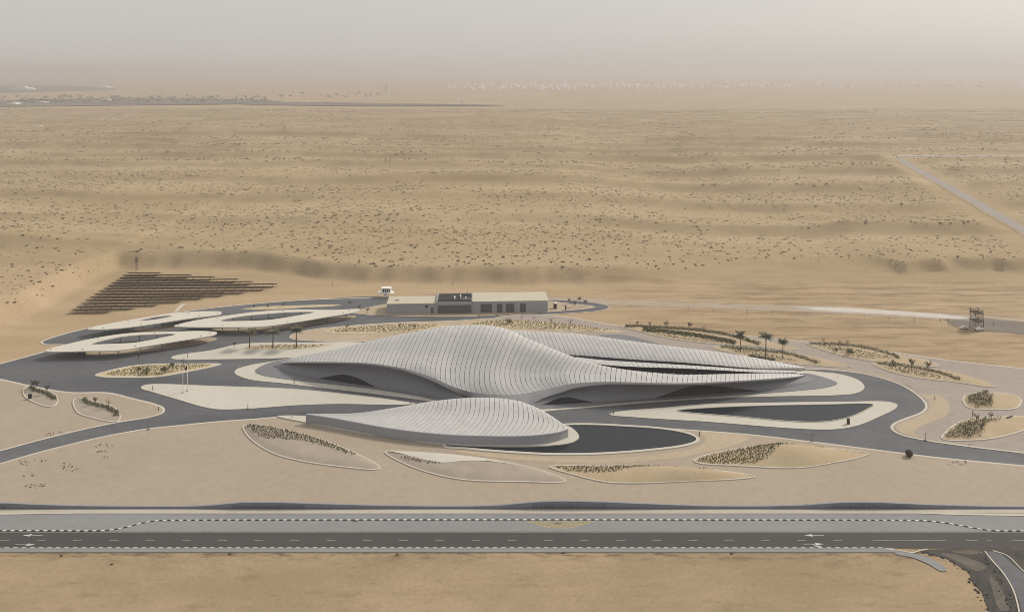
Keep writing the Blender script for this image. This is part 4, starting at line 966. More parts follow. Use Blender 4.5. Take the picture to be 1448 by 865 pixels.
tb.add([(-hw, -1.9, 2.87), (hw, -1.9, 2.87), (hw, -1.9, 2.95), (-hw, -1.9, 2.95)], [(0, 1, 2, 3)])
table_me = tb.mesh('panel_table'); table_me.materials.append(M['solar']); table_me.materials.append(M['solar_back'])
for i, p in enumerate(table_me.polygons): p.material_index = 0 if i == 0 else 1
post_me = MB().tube((0, -.9, -.2), (0, -.9, 2.0), 0.08, n=5).tube((0, .9, -.2), (0, .9, 1.35), 0.07, n=5).tube((0, -.9, .6), (0, .9, 1.25), 0.05, n=4).mesh('support_post'); post_me.materials.append(M['steel'])
for i, (xa, ya, xb, yb) in enumerate(SR):
    a, b = W(xa, ya, 2.0), W(xb, yb, 2.0); a.z = b.z = TH((a.x + b.x) / 2, (a.y + b.y) / 2); d = b - a; ang = math.atan2(d.y, d.x); n = max(3, int(d.length / seg_w))
    e = tag(empty('solar_row', a), names[i] + ' dark solar panel row counted from the sand bank', 'solar panels', 'rows of the solar field')
    e.rotation_euler.z = ang; e['_local'] = 1
    for k in range(n):
        o = bpy.data.objects.new('panel_table', table_me); COL.objects.link(o); o.parent = e; o.location = ((k + .5) * seg_w, 0, 0)
        o = bpy.data.objects.new('support_post', post_me); COL.objects.link(o); o.parent = e; o.location = ((k + .5) * seg_w, 0, 0)
    del e['_local']

# ------------------------------------------------------------------ service building
A, B_ = W(547, 443.8, 0.14), W(774.5, 440.4, 0.14)
ang = math.atan2(B_.y - A.y, B_.x - A.x); LEN = (B_ - A).length
SM = Matrix.Translation(A) @ Matrix.Rotation(ang, 4, 'Z')
def sx(px): return (px - 547) / (774.5 - 547) * LEN
sb = tag(empty('service_building', A), 'long low grey service building with cream roofs and a dark louvred middle', 'building')
def sbox(name, x0, x1, y0, y1, z0, z1, m, parent=None): return obj(name, MB().box(x0, x1, y0, y1, z0, z1, SM).mesh(name), M[m], parent or sb)
H1, H2, H3 = 5.9, 7.0, 6.6
sbox('wall', 0, sx(617), 0, 14, 0, H1, 'service_wall'); sbox('roof', -.25, sx(617), -.25, 14.2, H1 + .003, H1 + .3, 'service_roof')
w2 = sbox('wall', sx(617) + .01, sx(667), -0.6, 15.5, 0, H2, 'service_wall')
sbox('wall', sx(667) + .01, LEN, 0, 17, 0, H3, 'service_wall'); sbox('roof', sx(667) + .02, LEN + .3, -.3, 17.2, H3 + .003, H3 + .35, 'service_roof')
sbox('louvre_wall', sx(618.6), sx(666), -.75, -.61, 0.1, 5.0, 'shutter')
lr = sbox('plant_roof', sx(617) + .3, sx(667) - .3, -.3, 15.2, H2 + .003, H2 + .12, 'dark_roof')
for k in range(9):
    sbox('louvre', sx(617) + .6, sx(667) - .6 - (7 if k in (2, 3, 4, 5) else 0), 0.2 + k * 1.62, 0.75 + k * 1.62, H2 + .25, H2 + .62, 'steel' if k % 2 else 'dark_roof', lr)
for k, (px, yy) in enumerate(((641.5, 5), (642.5, 3), (650.5, 5), (650, 8), (658, 3))): sbox('roof_fan', sx(px) - .35, sx(px) + .35, yy, yy + 1.2, H2 + .4, H2 + 1.5, 'white', lr)
for p0, p1 in ((617.2, 618.4), (666.2, 667.6)): sbox('parapet', sx(p0), sx(p1), -.9, 15.7, 0, H2 + .7, 'service_wall')
for p0, p1, z1 in ((679, 695.4), (702, 710), (714.8, 727), (735, 743.2)) and ((679, 695.4, 5.2), (702, 710, 5.2), (714.8, 727, 5.2), (735, 743.2, 5.2)):
    d = sbox('shutter_door', sx(p0), sx(p1), -.12, 0.0, 0.05, z1, 'shutter')
    for k in range(9): sbox('shutter_slat', sx(p0) + .08, sx(p1) - .08, -.17, -.12, 0.2 + k * .55, 0.62 + k * .55, 'shutter', d)
sbox('window', sx(601), sx(604.4), -.1, 0, 3.7, 4.9, 'glass'); sbox('door', sx(609), sx(612.6), -.1, 0, 0.1, 3.6, 'shutter')
sbox('roof_hatch', sx(557), sx(562.6), 5.5, 7.4, H1 + .3, H1 + .7, 'paving')
for px, h in ((660, 3.2), (601, 2.2)): obj('roof_mast', MB().tube(SM @ Vector((sx(px), 14, H1)), SM @ Vector((sx(px), 14, H2 + h)), .09).mesh('roof_mast'), M['steel'], sb)

# white cabin on a stem behind it
p = W(545.5, 419.6); e = tag(empty('control_cabin', (p.x, p.y, 0)), 'small white cabin with four dark vents raised on a stem', 'cabin')
mb = MB().box(p.x - 1.1, p.x + 1.1, p.y - 1, p.y + 1, -.1, 2.6); obj('stem', mb.mesh('stem'), M['white'], e)
obj('platform', MB().box(p.x - 5.2, p.x + 5.2, p.y - 2.2, p.y + 2.2, 2.6, 3.1).mesh('platform'), M['white'], e)
obj('cabin', MB().box(p.x - 2.6, p.x + 3.4, p.y - 1.6, p.y + 1.6, 3.1, 6.0).mesh('cabin'), M['white'], e)
obj('cabin_roof', MB().box(p.x - 2.8, p.x + 3.6, p.y - 1.8, p.y + 1.8, 6.0, 6.2).mesh('cabin_roof'), M['white'], e)
for k in range(4): obj('vent', MB().box(p.x - 1.5 + k * 1.22, p.x - .85 + k * 1.22, p.y - 1.68, p.y - 1.6, 3.5, 5.6).mesh('vent'), M['glass'], e)

# ------------------------------------------------------------------ trees
def palm_meshes(seed, h=8.0):
    random.seed(seed); tr = MB(); k = 7
    for i in range(k):
        z0, z1 = h * i / k, h * (i + 1) / k; tr.tube((0.03 * math.sin(i), 0, z0), (0.03 * math.sin(i + 1), 0, z1), 0.24 - .012 * i, 0.19 - .012 * i, 7, False)
    L = Leaves()
    for f in range(46):
        a = f * 2.4 + random.uniform(-.2, .2); el = random.uniform(0.1, 1.35); ln = random.uniform(2.2, 3.2); d = Vector((math.cos(a), math.sin(a), 0)); pts = []
        for j in range(8):
            u = j / 7; pts.append(Vector((0, 0, h)) + d * ln * u * math.cos(el * (1 - .5 * u)) + Vector((0, 0, ln * u * math.sin(el) - 1.5 * u * u * math.cos(el * .7))))
        for j in range(1, 8):
            w = Vector((-d.y, d.x, 0)) * (0.95 * math.sin(math.pi * min(1, .25 + .75 * j / 7)) + .1); q = pts[j - 1] - Vector((0, 0, .02))
            for s in (1, -1):
                k0 = len(L.v); tipp = pts[j] + w * s - Vector((0, 0, .28)); L.v += [q, pts[j], tipp]; L.f.append((k0, k0 + 1, k0 + 2))
    return tr.mesh('trunk', True), L.mesh('crown')
def sapling_meshes(seed, h=4.5, dense=190, spread_=1.0, leaf=.22):
    random.seed(seed); tr = MB(); L = Leaves()
    top = Vector((random.uniform(-.2, .2), random.uniform(-.2, .2), h * .6)); tr.tube((0, 0, -.1), top, .10, .06, 6)
    tips = []
    for k in range(9):
        a = k * 2.39; d = Vector((math.cos(a) * spread_, math.sin(a) * spread_, random.uniform(.7, 1.7))).normalized(); st = Vector((0, 0, 0)).lerp(top, random.uniform(.55, 1.0))
        en = st + d * h * random.uniform(.25, .48); tr.tube(st, en, .045, .015, 4, False); tips.append(en); tips.append(st.lerp(en, .6))
    for t in tips: L.blob(t, .5 * spread_, .5 * spread_, .55, max(2, dense // len(tips)), leaf)
    return tr.mesh('trunk', True), L.mesh('crown')
def bush_meshes(seed, r=1.2, n=150):
    random.seed(seed); tr = MB(); L = Leaves()
    for k in range(5):
        a = k * 1.3; tr.tube((0, 0, -.05), (math.cos(a) * r * .5, math.sin(a) * r * .5, r * .9), .05, .02, 4, False)
    for k in range(6): L.blob((random.uniform(-.6, .6) * r, random.uniform(-.6, .6) * r, r * random.uniform(.5, 1.15)), r * .55, r * .55, r * .5, n // 6, .2)
    return tr.mesh('stem', True), L.mesh('foliage')
KINDS = {'palm': ([palm_meshes(s) for s in (1, 2, 3)], 'palmleaf', 9.6), 'sapling': ([sapling_meshes(s) for s in (4, 5, 6)], 'darkleaf', 4.9), 'bare': ([sapling_meshes(s, 5.2, 110, .85, .16) for s in (7, 8)], 'twig', 5.6),
         'tall': ([sapling_meshes(s, 5.5, 260, .8, .24) for s in (9, 10)], 'darkleaf', 6.0), 'bush': ([bush_meshes(s) for s in (12, 13)], 'hedge', 2.0)}
for kd, (ms, lf, hh) in KINDS.items():
    for a, b in ms: a.materials.append(M['twig'] if kd == 'bare' else M['bark']); b.materials.append(M[lf])
def zat(p, key=None):
    if key: return soil_at(key, p.x, p.y) - 0.02
    return 0.13
tree_n = 0
def tree(px, py, hpx, kind, name, label, key=None, group=None, z=None, cat='tree'):
    global tree_n
    p = W(px, py, 0.15); z = zat(p, key) if z is None else z; tree_n += 1
    hm = hpx * CAM_H / (py - HOR)
    ms, lf, hh = KINDS[kind]; s = hm / hh; a, b = ms[tree_n % len(ms)]
    e = tag(empty(name, (p.x, p.y, z)), label, cat, group); e.scale = (s * random.uniform(.9, 1.1) * (1.45 if kind == 'palm' and key == 'G1' else 1.15 if kind == 'palm' else 1),) * 2 + (s,); e.rotation_euler.z = tree_n * 1.7
    for me in (a, b): o = bpy.data.objects.new(me.name.split('.')[0], me); COL.objects.link(o); o.parent = e
    return e
for q, lab in (((353, 491.4, 25), 'palm tree at the canopy end of the gravel strip'), ((386, 492, 26), 'palm tree in the middle of the gravel strip of three'), ((419, 492, 30), 'bushiest palm tree on the gravel strip beside the long roof tail')):
    tree(*q, 'palm', 'palm_tree', lab, 'G1', 'palms on the gravel strip')
for q, lab in (((1047, 498, 28), 'palm tree between the two hedges of the bed by the walkway'), ((1083, 504.4, 32), 'tallest palm tree with spreading fronds in the three-palm bed'), ((1107, 508, 27), 'palm tree with upright tied fronds in the three-palm bed')):
    tree(*q, 'palm', 'palm_tree', lab, 'R2', 'palms in the hedge bed')
for q in ((206, 529, 11), (234, 527, 10), (244, 519, 8), (195, 526, 8)): tree(*q, 'bush', 'shrub', 'round dark shrub on the yellow gravel traffic island', 'P4', 'shrubs on the traffic island', cat='shrub')
for q in ((47, 550, 14), (52, 552, 16), (67, 558, 16)): tree(*q, 'tall', 'sapling', 'dark sapling in the small bed with the black box', 'Q1', 'saplings in the black box bed')
for q in ((119, 568, 7), (134, 573, 13), (153, 577, 16)): tree(*q, 'bare' if q[0] == 153 else 'tall', 'sapling', 'thin bare sapling beside the winding hedge' if q[0] == 153 else 'leafy sapling in the winding hedge bed', 'Q2', 'saplings in the winding hedge bed')
for q in ((901, 462.6, 9), (919, 464, 9), (942, 465.6, 12), (976, 468.6, 14), (995, 471.6, 12), (1016, 475, 8)): tree(*q, 'sapling' if q[0] < 990 else 'bare', 'sapling', 'sapling standing in the dark hedge of the two-hedge bed', 'R1', 'saplings along the dark hedge')
for q in ((1165, 489, 13), (1188, 492, 13), (1198, 492.6, 14), (1218, 496, 11)): tree(*q, 'bare', 'sapling', 'leafless brown sapling along the hedge beside the open sand', 'R3', 'bare saplings beside the open sand')
for q in ((1183, 498, 6), (1200, 502.6, 9)): tree(*q, 'bush', 'shrub', 'small shrub in the leaf-shaped bed beside the open sand', 'R3', 'shrubs beside the open sand', cat='shrub')
tree(1263, 517.6, 8, 'bush', 'shrub', 'round shrub at the hedge end of the clipped-hedge bed', 'R4', cat='shrub')
for q in ((1289, 524, 18), (1313, 527, 17)): tree(*q, 'tall', 'sapling', 'purple-leaved sapling in the clipped-hedge bed', 'R4', 'purple-leaved saplings')
tree(1393, 563, 12, 'sapling', 'sapling', 'dark sapling above the shrubs of the round-ended bed', 'R5')
for q in ((1381, 600, 14), (1402, 596, 12)): tree(*q, 'sapling', 'sapling', 'dark sapling among the shrubs of the large pointed bed', 'R6', 'saplings of the large pointed bed')
for q in ((805, 430, 10), (813, 434, 11), (819, 429, 11), (828, 433, 11)): tree(*q, 'sapling', 'sapling', 'young tree on the pale court inside the loop drive', None, 'young trees inside the loop drive', z=.14)
for q in ((703, 456, 13), (738, 454, 10), (677, 457, 13), (755, 457, 11), (779, 463, 14), (807, 463.6, 13)): tree(*q, 'bare', 'sapling', 'wispy bare sapling on the gravel slope behind the dome', 'G3', 'bare saplings behind the dome')
tree(720, 459.6, 8, 'bush', 'shrub', 'round green shrub on the gravel slope behind the dome', 'G3', cat='shrub')
for q in ((536, 465, 7), (565, 464.8, 9), (586, 466, 9), (491, 466.6, 9)): tree(*q, 'sapling', 'sapling', 'thin sapling in the gravel bed before the long grey building', 'G2', 'saplings before the long grey building')
for q in ((359, 436, 7), (378.5, 436, 7), (400, 434.6, 8), (495, 432, 8), (508, 437.6, 8), (519.5, 443, 10)): tree(*q, 'sapling', 'sapling', 'young tree on the asphalt between canopy and outer drive kerb', None, 'young trees behind the canopies', z=0.0)
tree(331.5, 491.6, 9, 'sapling', 'sapling', 'single sapling on the pale island before the palm strip', None, z=.14)
tree(259.5, 518, 14, 'bare', 'sapling', 'wispy sapling at the edge of the gravel traffic island behind the flagpoles', 'P4')

# ------------------------------------------------------------------ desert scrub
def shrub_mesh(seed, n=34):
    random.seed(seed); L = Leaves()
    for k in range(4): L.blob((random.uniform(-.5, .5), random.uniform(-.4, .4), .30), .5, .45, .36, n // 4, .36)
    return L.mesh('desert_shrub')
smes = [shrub_mesh(s) for s in (21, 22, 23, 24, 25)]
for me in smes: me.materials.append(M['scrub'])
cand = []
R2 = np.random.default_rng(11)
def scatter(n, y0, y1, tries=1):
    Ys = np.sqrt(R2.uniform(y0 ** 2, y1 ** 2, n)); Xs = R2.uniform(-1, 1, n) * (0.86 * Ys + 40)
    dens = fbm(Xs / 85, Ys / 60, 101, 3); z = terrain(Xs, Ys)
    hx = terrain(Xs, Ys + 4) - z
    keep = (dens + R2.uniform(-.3, .3, n) > 0.42) & (np.abs(hx) < 1.9) & ((z > 3.0) | (Ys > 520)) & (Xs > -0.9 * Ys - 20)
    # the fenced road and its cleared strip stay bare
    return [(float(a), float(b), float(c)) for a, b, c, k in zip(Xs, Ys, z, keep) if k]
cand = scatter(36000, 462, 1000) + scatter(105000, 1000, 2700)
lft = [(float(a), float(b)) for a, b in zip(R2.uniform(-440, -292, 600), R2.uniform(320, 470, 600))]
cand += [(a, b, TH(a, b)) for a, b in lft if TH(a, b) > 2.5]
pr0, pr1 = WT(1277, 228), WT(1448, 326)
def off_road(x, y):
    d = pr1 - pr0; t = ((x - pr0.x) * d.x + (y - pr0.y) * d.y) / (d.x ** 2 + d.y ** 2)
    q = pr0 + d * t; return math.hypot(x - q.x, y - q.y) > (30 if x < q.x else 22) or t < -.02
cand = [c for c in cand if off_road(c[0], c[1])]
cand.sort(key=lambda c: c[1])
vis = [c for c in cand if abs(c[0]) < .712 * (c[1] - CAM_Y)]
vs_ = set(vis); near, rest = vis[:300], vis[300:] + [c for c in cand if c not in vs_]
for i, (x, yy, z) in enumerate(near):
    o = obj('desert_shrub', smes[i % 5]); o.location = (x, yy, z - .1); s = random.choice((.45, .5, .6, .7, .85, 1.2)) ; o.scale = (s * random.uniform(1, 1.5), s, s * random.uniform(.6, .9)); o.rotation_euler.z = random.uniform(0, 6)
    lb = 'low dark shrub on the sand bank beside the solar rows' if x < -270 else 'low dark shrub on the first dunes behind the campus' if x < 90 else 'low dark shrub on the sandy rise beyond the dust track'
    tag(o, lb, 'shrub', 'desert shrubs on the dunes')
def clump(seed, blobs, n):
    r = random.Random(seed); v = []; f = []
    for cx_, cy_, rad, ht in blobs:
        k = len(v)
        for z, q in ((0, 1.0), (.55, .85)):
            for i in range(n):
                a = i * 6.283 / n + r.uniform(-.3, .3); w = rad * q * r.uniform(.65, 1.25); v.append((cx_ + w * math.cos(a), cy_ + w * math.sin(a), z * ht * r.uniform(.8, 1.3)))
        v.append((cx_ + r.uniform(-.15, .15), cy_, ht)); t = k + 2 * n
        for i in range(n):
            j = (i + 1) % n; f += [(k + i, k + j, k + n + j, k + n + i), (k + n + i, k + n + j, t, t)]
    return np.array(v), [tuple(dict.fromkeys(q)) for q in f]
def scrub_mass(spots, shape, mult):
    sv, sf = shape; allv = []
    for (x, yy, z) in spots:
        s = R2.choice((.45, .55, .7, .85, 1.0, 1.4)) * mult; a = R2.uniform(0, 6.28); ca, sa = math.cos(a), math.sin(a)
        w = sv * (s * 1.35, s, s * .75); allv.append(np.stack([w[:, 0] * ca - w[:, 1] * sa + x, w[:, 0] * sa + w[:, 1] * ca + yy, w[:, 2] + z - .08], -1))
    n = len(sv); return np.concatenate(allv).tolist(), [tuple(i + k * n for i in f) for k in range(len(spots)) for f in sf]
va, fa = scrub_mass([c for c in rest if c[1] < 1000], clump(3, ((0, 0, .75, .62), (.55, .2, .5, .45), (-.5, -.25, .45, .5)), 6), 0.88)
vb, fb = scrub_mass([c for c in rest if c[1] >= 1000], clump(4, ((0, 0, .95, .7),), 5), 1.3)
vv = va + vb; ff = fa + [tuple(i + len(va) for i in f) for f in fb]
tag(obj('desert_scrub', mesh_from('desert_scrub', vv, ff), M['scrub']), 'scattered dark scrub dotting the dune field to the plain', 'scrub', kind='stuff')
for px, py in ((87, 786), (158, 798), (325, 783.6), (797, 782), (1035, 783), (562, 784)):
    p = W(px, py, -.1); o = tag(obj('desert_shrub', smes[0]), 'tiny dead tuft on the brown sand before the public road', 'shrub', 'tufts before the public road'); o.location = (p.x, p.y, TH(p.x, p.y)); o.scale = (.6, .5, .5)

# ------------------------------------------------------------------ tracks, fences and far country
def drape(name, path_px, w, m, lift=0.35, cols=5, kind='structure'):
    pts = catmull([WT(*p) for p in path_px], 24, False); rows_ = []
    for i, p in enumerate(pts):
        a, c = pts[max(i - 1, 0)], pts[min(i + 1, len(pts) - 1)]; d = (c - a).to_2d().normalized(); nn = Vector((-d.y, d.x)); r = []
        for k in range(cols):
            q = p.to_2d() + nn * w * (k / (cols - 1) - .5); r.append((q.x, q.y, TH(q.x, q.y) + lift))
        rows_.append(r)
    mb = MB(); mb.sweep(rows_); return tag(obj(name, mb.mesh(name, True), m), kind=kind), pts
def soft_track(name, c, c2, dens):
    m = mat(name, c, .1, .05, .95, col2=c2, stretch=(.25, 1, 1), fine=.1); nt = m.node_tree
    tr = nt.nodes.new('ShaderNodeBsdfTransparent'); mx = nt.nodes.new('ShaderNodeMixShader'); uvn = nt.nodes.new('ShaderNodeNewGeometry'); out = nt.nodes['Material Output']
    mp = nt.nodes.new('ShaderNodeMapping'); mp.inputs['Scale'].default_value = (.25, 1.3, 1); nz = nt.nodes.new('ShaderNodeTexNoise'); nz.inputs['Scale'].default_value = .14; nz.inputs['Detail'].default_value = 7
    at = nt.nodes.new('ShaderNodeAttribute'); at.attribute_name = 'edge'
    ad = nt.nodes.new('ShaderNodeMath'); ad.operation = 'MULTIPLY_ADD'; ad.inputs[1].default_value = 1.5
    mr = nt.nodes.new('ShaderNodeMapRange'); mr.inputs[1].default_value = .75; mr.inputs[2].default_value = 1.35; mr.inputs[3].default_value = 0; mr.inputs[4].default_value = dens
    nt.links.new(uvn.outputs['Position'], mp.inputs[0]); nt.links.new(mp.outputs[0], nz.inputs['Vector']); nt.links.new(at.outputs['Fac'], ad.inputs[0]); nt.links.new(nz.outputs['Fac'], ad.inputs[2])
    nt.links.new(ad.outputs[0], mr.inputs[0]); nt.links.new(mr.outputs[0], mx.inputs[0]); nt.links.new(tr.outputs[0], mx.inputs[1]); nt.links.new(nt.nodes['Principled BSDF'].outputs[0], mx.inputs[2]); nt.links.new(mx.outputs[0], out.inputs['Surface'])
    return m
def edge_attr(o, cols, ends=0.12):
    me = o.data; n = len(me.vertices); rws = n // cols; at = me.attributes.new('edge', 'FLOAT', 'POINT'); val = []
    for i in range(rws):
        e = min(1, min(i, rws - 1 - i) / max(1, ends * rws))
        for k in range(cols): u = 2 * k / (cols - 1) - 1; val.append((1 - u * u) * e)
    at.data.foreach_set('value', val)
o, _ = drape('dirt_track', [(590, 417), (700, 419), (790, 423.4), (900, 428), (1000, 431.6), (1120, 436), (1250, 443), (1380, 450), (1470, 456), (1560, 462)], 15, soft_track('dirt track', (.40, .325, .245), (.46, .385, .30), .9), .06, 9); edge_attr(o, 9, .06)
o, _ = drape('dust_trail', [(1090, 434), (1160, 436.6), (1230, 440), (1300, 444.6), (1350, 448.4), (1400, 451)], 11, soft_track('white dust', (.60, .56, .50), (.66, .62, .56), .85), .12, 9); edge_attr(o, 9, .3)
o, _ = drape('ash_ground', [(1330, 452), (1370, 456), (1410, 460), (1450, 464), (1520, 470)], 30, soft_track('grey ash ground', (.17, .15, .13), (.26, .23, .20), .85), .09, 9); edge_attr(o, 9, .15)
o, fp = drape('perimeter_road', [(1271, 224), (1278, 229), (1300, 242), (1340, 264), (1390, 293), (1448, 326), (1500, 356)], 13, mat('perimeter road', (.30, .27, .25), .08, .03, .9), .5, 5)
ribbon_pts = [WT(px, 222.4) for px in range(1268, 1560, 12)]
pw = tag(empty('perimeter_wall', ribbon_pts[0]), 'pale straight wall running along the far desert from the road corner', 'wall')
for a, b in zip(ribbon_pts, ribbon_pts[1:]):
    d = b - a; Mx = Matrix.Translation((a + b) / 2) @ Matrix.Rotation(math.atan2(d.y, d.x), 4, 'Z'); l = d.to_2d().length / 2 - .1
    pan = obj('wall_panel', MB().box(-l, l, -1.2, 1.2, -3, 2.2, Mx).mesh('wall_panel'), M['white'], pw)
    obj('wall_post', MB().box(-l - .3, -l + .3, -1.4, 1.4, -3, 2.5, Mx).mesh('wall_post'), M['sidewalk'], pan)
# a low berm beside the perimeter road
dpt = [Vector((p.x - 9, p.y - 4, 0)) for p in fp]
mb = MB(); mb.sweep([[(p.x - 3, p.y, TH(p.x - 3, p.y) - .3), (p.x, p.y, TH(p.x, p.y) + 1.2), (p.x + 4, p.y, TH(p.x + 4, p.y) - .3)] for p in dpt]); tag(obj('berm', mb.mesh('berm', True), M['sand']), kind='structure')
def far_sheet(name, pts, m, lift=0.8):
    poly = outline(pts, 5); return tag(obj(name, mesh_from(name, [(p.x, p.y, TH(p.x, p.y) * 0 + FARZ + lift) for p in poly], [tuple(range(len(poly)))]), m), kind='structure')
FARZ = TH(0, 4000)
far_sheet('far_road', [(330, 147.2), (420, 146.4), (520, 147.8), (600, 149), (720, 151.4), (640, 152), (520, 152), (420, 151), (345, 149.4)], M['farfield'], 3.4)
far_sheet('far_field', [(-60, 146), (60, 142), (200, 140), (330, 142), (400, 146), (340, 149), (200, 150.4), (80, 152), (-60, 152.6)], M['farfield'], 3.0)
far_sheet('far_field', [(-60, 124), (40, 121), (120, 123), (160, 128), (60, 131), (-60, 134)], M['farfield'], 1.0)
# far trees
L = Leaves(); rr = random.Random(5)
for k in range(420):
    px = rr.choice((rr.uniform(0, 380), rr.uniform(20, 540), rr.uniform(900, 1440))); py = rr.uniform(137, 147) if px < 540 else rr.uniform(112, 124)
    if 380 < px < 540: py = rr.uniform(132, 140)
    p = W(px, py, 0); s = rr.uniform(4, 10) * (1 if py > 130 else 1.6); random.seed(k)
    L.blob((p.x, p.y, FARZ + s * .55), s * 1.2, s * .8, s * .55, 12, s * .45)
tag(obj('treeline', L.mesh('treeline'), M['darkleaf']), 'hazy dark trees scattered along the far plain', 'trees', kind='stuff')
def house_mesh(seed):
    r = random.Random(seed); w, d, h = r.uniform(7, 13), r.uniform(6, 10), r.uniform(5, 8); mb = MB().box(-w, w, -d, d, -1, h)
    mb.box(-w - .2, w + .2, -d - .2, -d + .5, h, h + 1); mb.box(-w * .3, w * .55, -d * .5, d * .6, h, h + r.uniform(2.5, 4))
    mb.box(w + .1, w + r.uniform(3, 6), -d * .6, d * .5, -1, h * .55)
    return mb.mesh('house')
hms = [house_mesh(s) for s in range(6)]
for i, me in enumerate(hms): me.materials.append(M['house'])
rr = random.Random(17)
for k in range(300):
    px = rr.betavariate(1.3, 1.5) * 600 + 632 if k % 4 else rr.uniform(1150, 1447); u = min(1, (px - 632) / 600); py = rr.triangular(114 + 8 * abs(u - .5), 129 - 3 * u, 126 - 5 * u)
    p = W(px, py, 0); o = obj('house', hms[k % 6]); o.location = (p.x, p.y, FARZ); o.rotation_euler.z = rr.choice((.6, .8, .95, 1.1)); s = rr.uniform(1.1, 2.1); o.scale = (s, s, s * rr.uniform(.9, 1.3))
    tag(o, 'pale flat-roofed house in the hazy far town', 'house', 'houses of the far town')
for px, py, lab in ((18, 149.4, 'low pale shed beside the far dark field'), (60, 147, 'white cluster shed among far trees'), (22, 148.8, 'low pale shed beside the far dark field'), (150, 143.4, 'long white shed on the far plain'), (145, 125.4, 'pale hall beyond the far trees'), (30, 127.6, 'wide pale hall in the haze beyond the fields'), (545, 130.6, 'pale compound beside the far mast'), (56, 180.6, 'tiny white hut among the dunes')):
    p = W(px, py, 0) if py < 152 else WT(px, py); o = obj('shed', hms[k % 6]); o.location = (p.x, p.y, FARZ if py < 152 else p.z); s = {180.6: .35, 125.4: 3.0, 127.6: 4.0}.get(py, 1.3); o.scale = (s * 1.6, s, s * .55); tag(o, lab, 'shed', 'sheds on the plain' if 'low pale' in lab else None)
def far_tower(px, py, h, label):
    p = W(px, py, 0); e = tag(empty('tower', (p.x, p.y, FARZ)), label, 'tower')
    obj('shaft', MB().box(p.x - 3.4, p.x + 3.4, p.y - 3, p.y + 3, FARZ - 1, FARZ + h * .55).mesh('shaft'), M['white'], e)
    obj('head', MB().box(p.x - 4.6, p.x + 4.6, p.y - 4, p.y + 4, FARZ + h * .6, FARZ + h).mesh('head'), M['white'], e)
    obj('neck', MB().box(p.x - 2, p.x + 2, p.y - 2, p.y + 2, FARZ + h * .55, FARZ + h * .6).mesh('neck'), M['steel'], e)
far_tower(653, 149.6, 26, 'white block-headed tower beside the far dark road'); far_tower(1009.5, 153, 24, 'white block-headed tower on the plain below the far town')
def lattice(name, p, w, h, levels, label, cat, decks=(), m='steel', r=.12):
    e = tag(empty(name, p), label, cat); x, yy, z = p
    for sx_ in (-1, 1):
        for sy_ in (-1, 1): obj('leg', MB().tube((x + sx_ * w, yy + sy_ * w, z - .3), (x + sx_ * w * .85, yy + sy_ * w * .85, z + h), r, r, 5).mesh('leg'), M[m], e)
    for l in range(levels):
        z0, z1 = z + h * l / levels, z + h * (l + 1) / levels; b = MB()
        for s in (-1, 1):
            b.tube((x - w, yy + s * w, z0), (x + w, yy + s * w, z1), r * .6, n=4); b.tube((x + w, yy + s * w, z0), (x - w, yy + s * w, z1), r * .6, n=4)
            b.tube((x + s * w, yy - w, z0), (x + s * w, yy + w, z1), r * .6, n=4); b.tube((x - w, yy + s * w, z1), (x + w, yy + s * w, z1), r * .7, n=4)
        obj('brace', b.mesh('brace'), M[m], e)
    for zf in decks:
        obj('deck', MB().box(x - w * 1.05, x + w * 1.05, yy - w * 1.05, yy + w * 1.05, z + h * zf, z + h * zf + .25).mesh('deck'), M['stone_dark'], e)
        b = MB()
        for s in (-1, 1): b.box(x - w, x + w, yy + s * w - .06, yy + s * w + .06, z + h * zf + .9, z + h * zf + 1.1); b.box(x + s * w - .06, x + s * w + .06, yy - w, yy + w, z + h * zf + .9, z + h * zf + 1.1)
        obj('railing', b.mesh('railing'), M[m], e)
    return e
p = WT(1381, 465); lattice('scaffold_tower', p, 2.5, 11.5, 4, 'rusty steel scaffold tower with two decks at the end of the dust trail', 'tower', (.42, .82), 'bark', .14)
p = WT(193, 382.6); mast = lattice('lattice_mast', p, .5, 9.5, 6, 'slim dark lattice mast behind the solar rows', 'mast', (), 'steel', .05)
for k in range(3): obj('antenna', MB().box(p.x - .8, p.x + .8, p.y - .3, p.y + .3, p.z + 6.5 + k * 1.3, p.z + 7.3 + k * 1.3).mesh('antenna'), M['steel'], mast)
p = W(546, 131, 0); lattice('radio_mast', Vector((p.x, p.y, FARZ)), 2.5, 55, 5, 'thin radio mast far off on the hazy plain', 'mast', (), 'steel', .5)

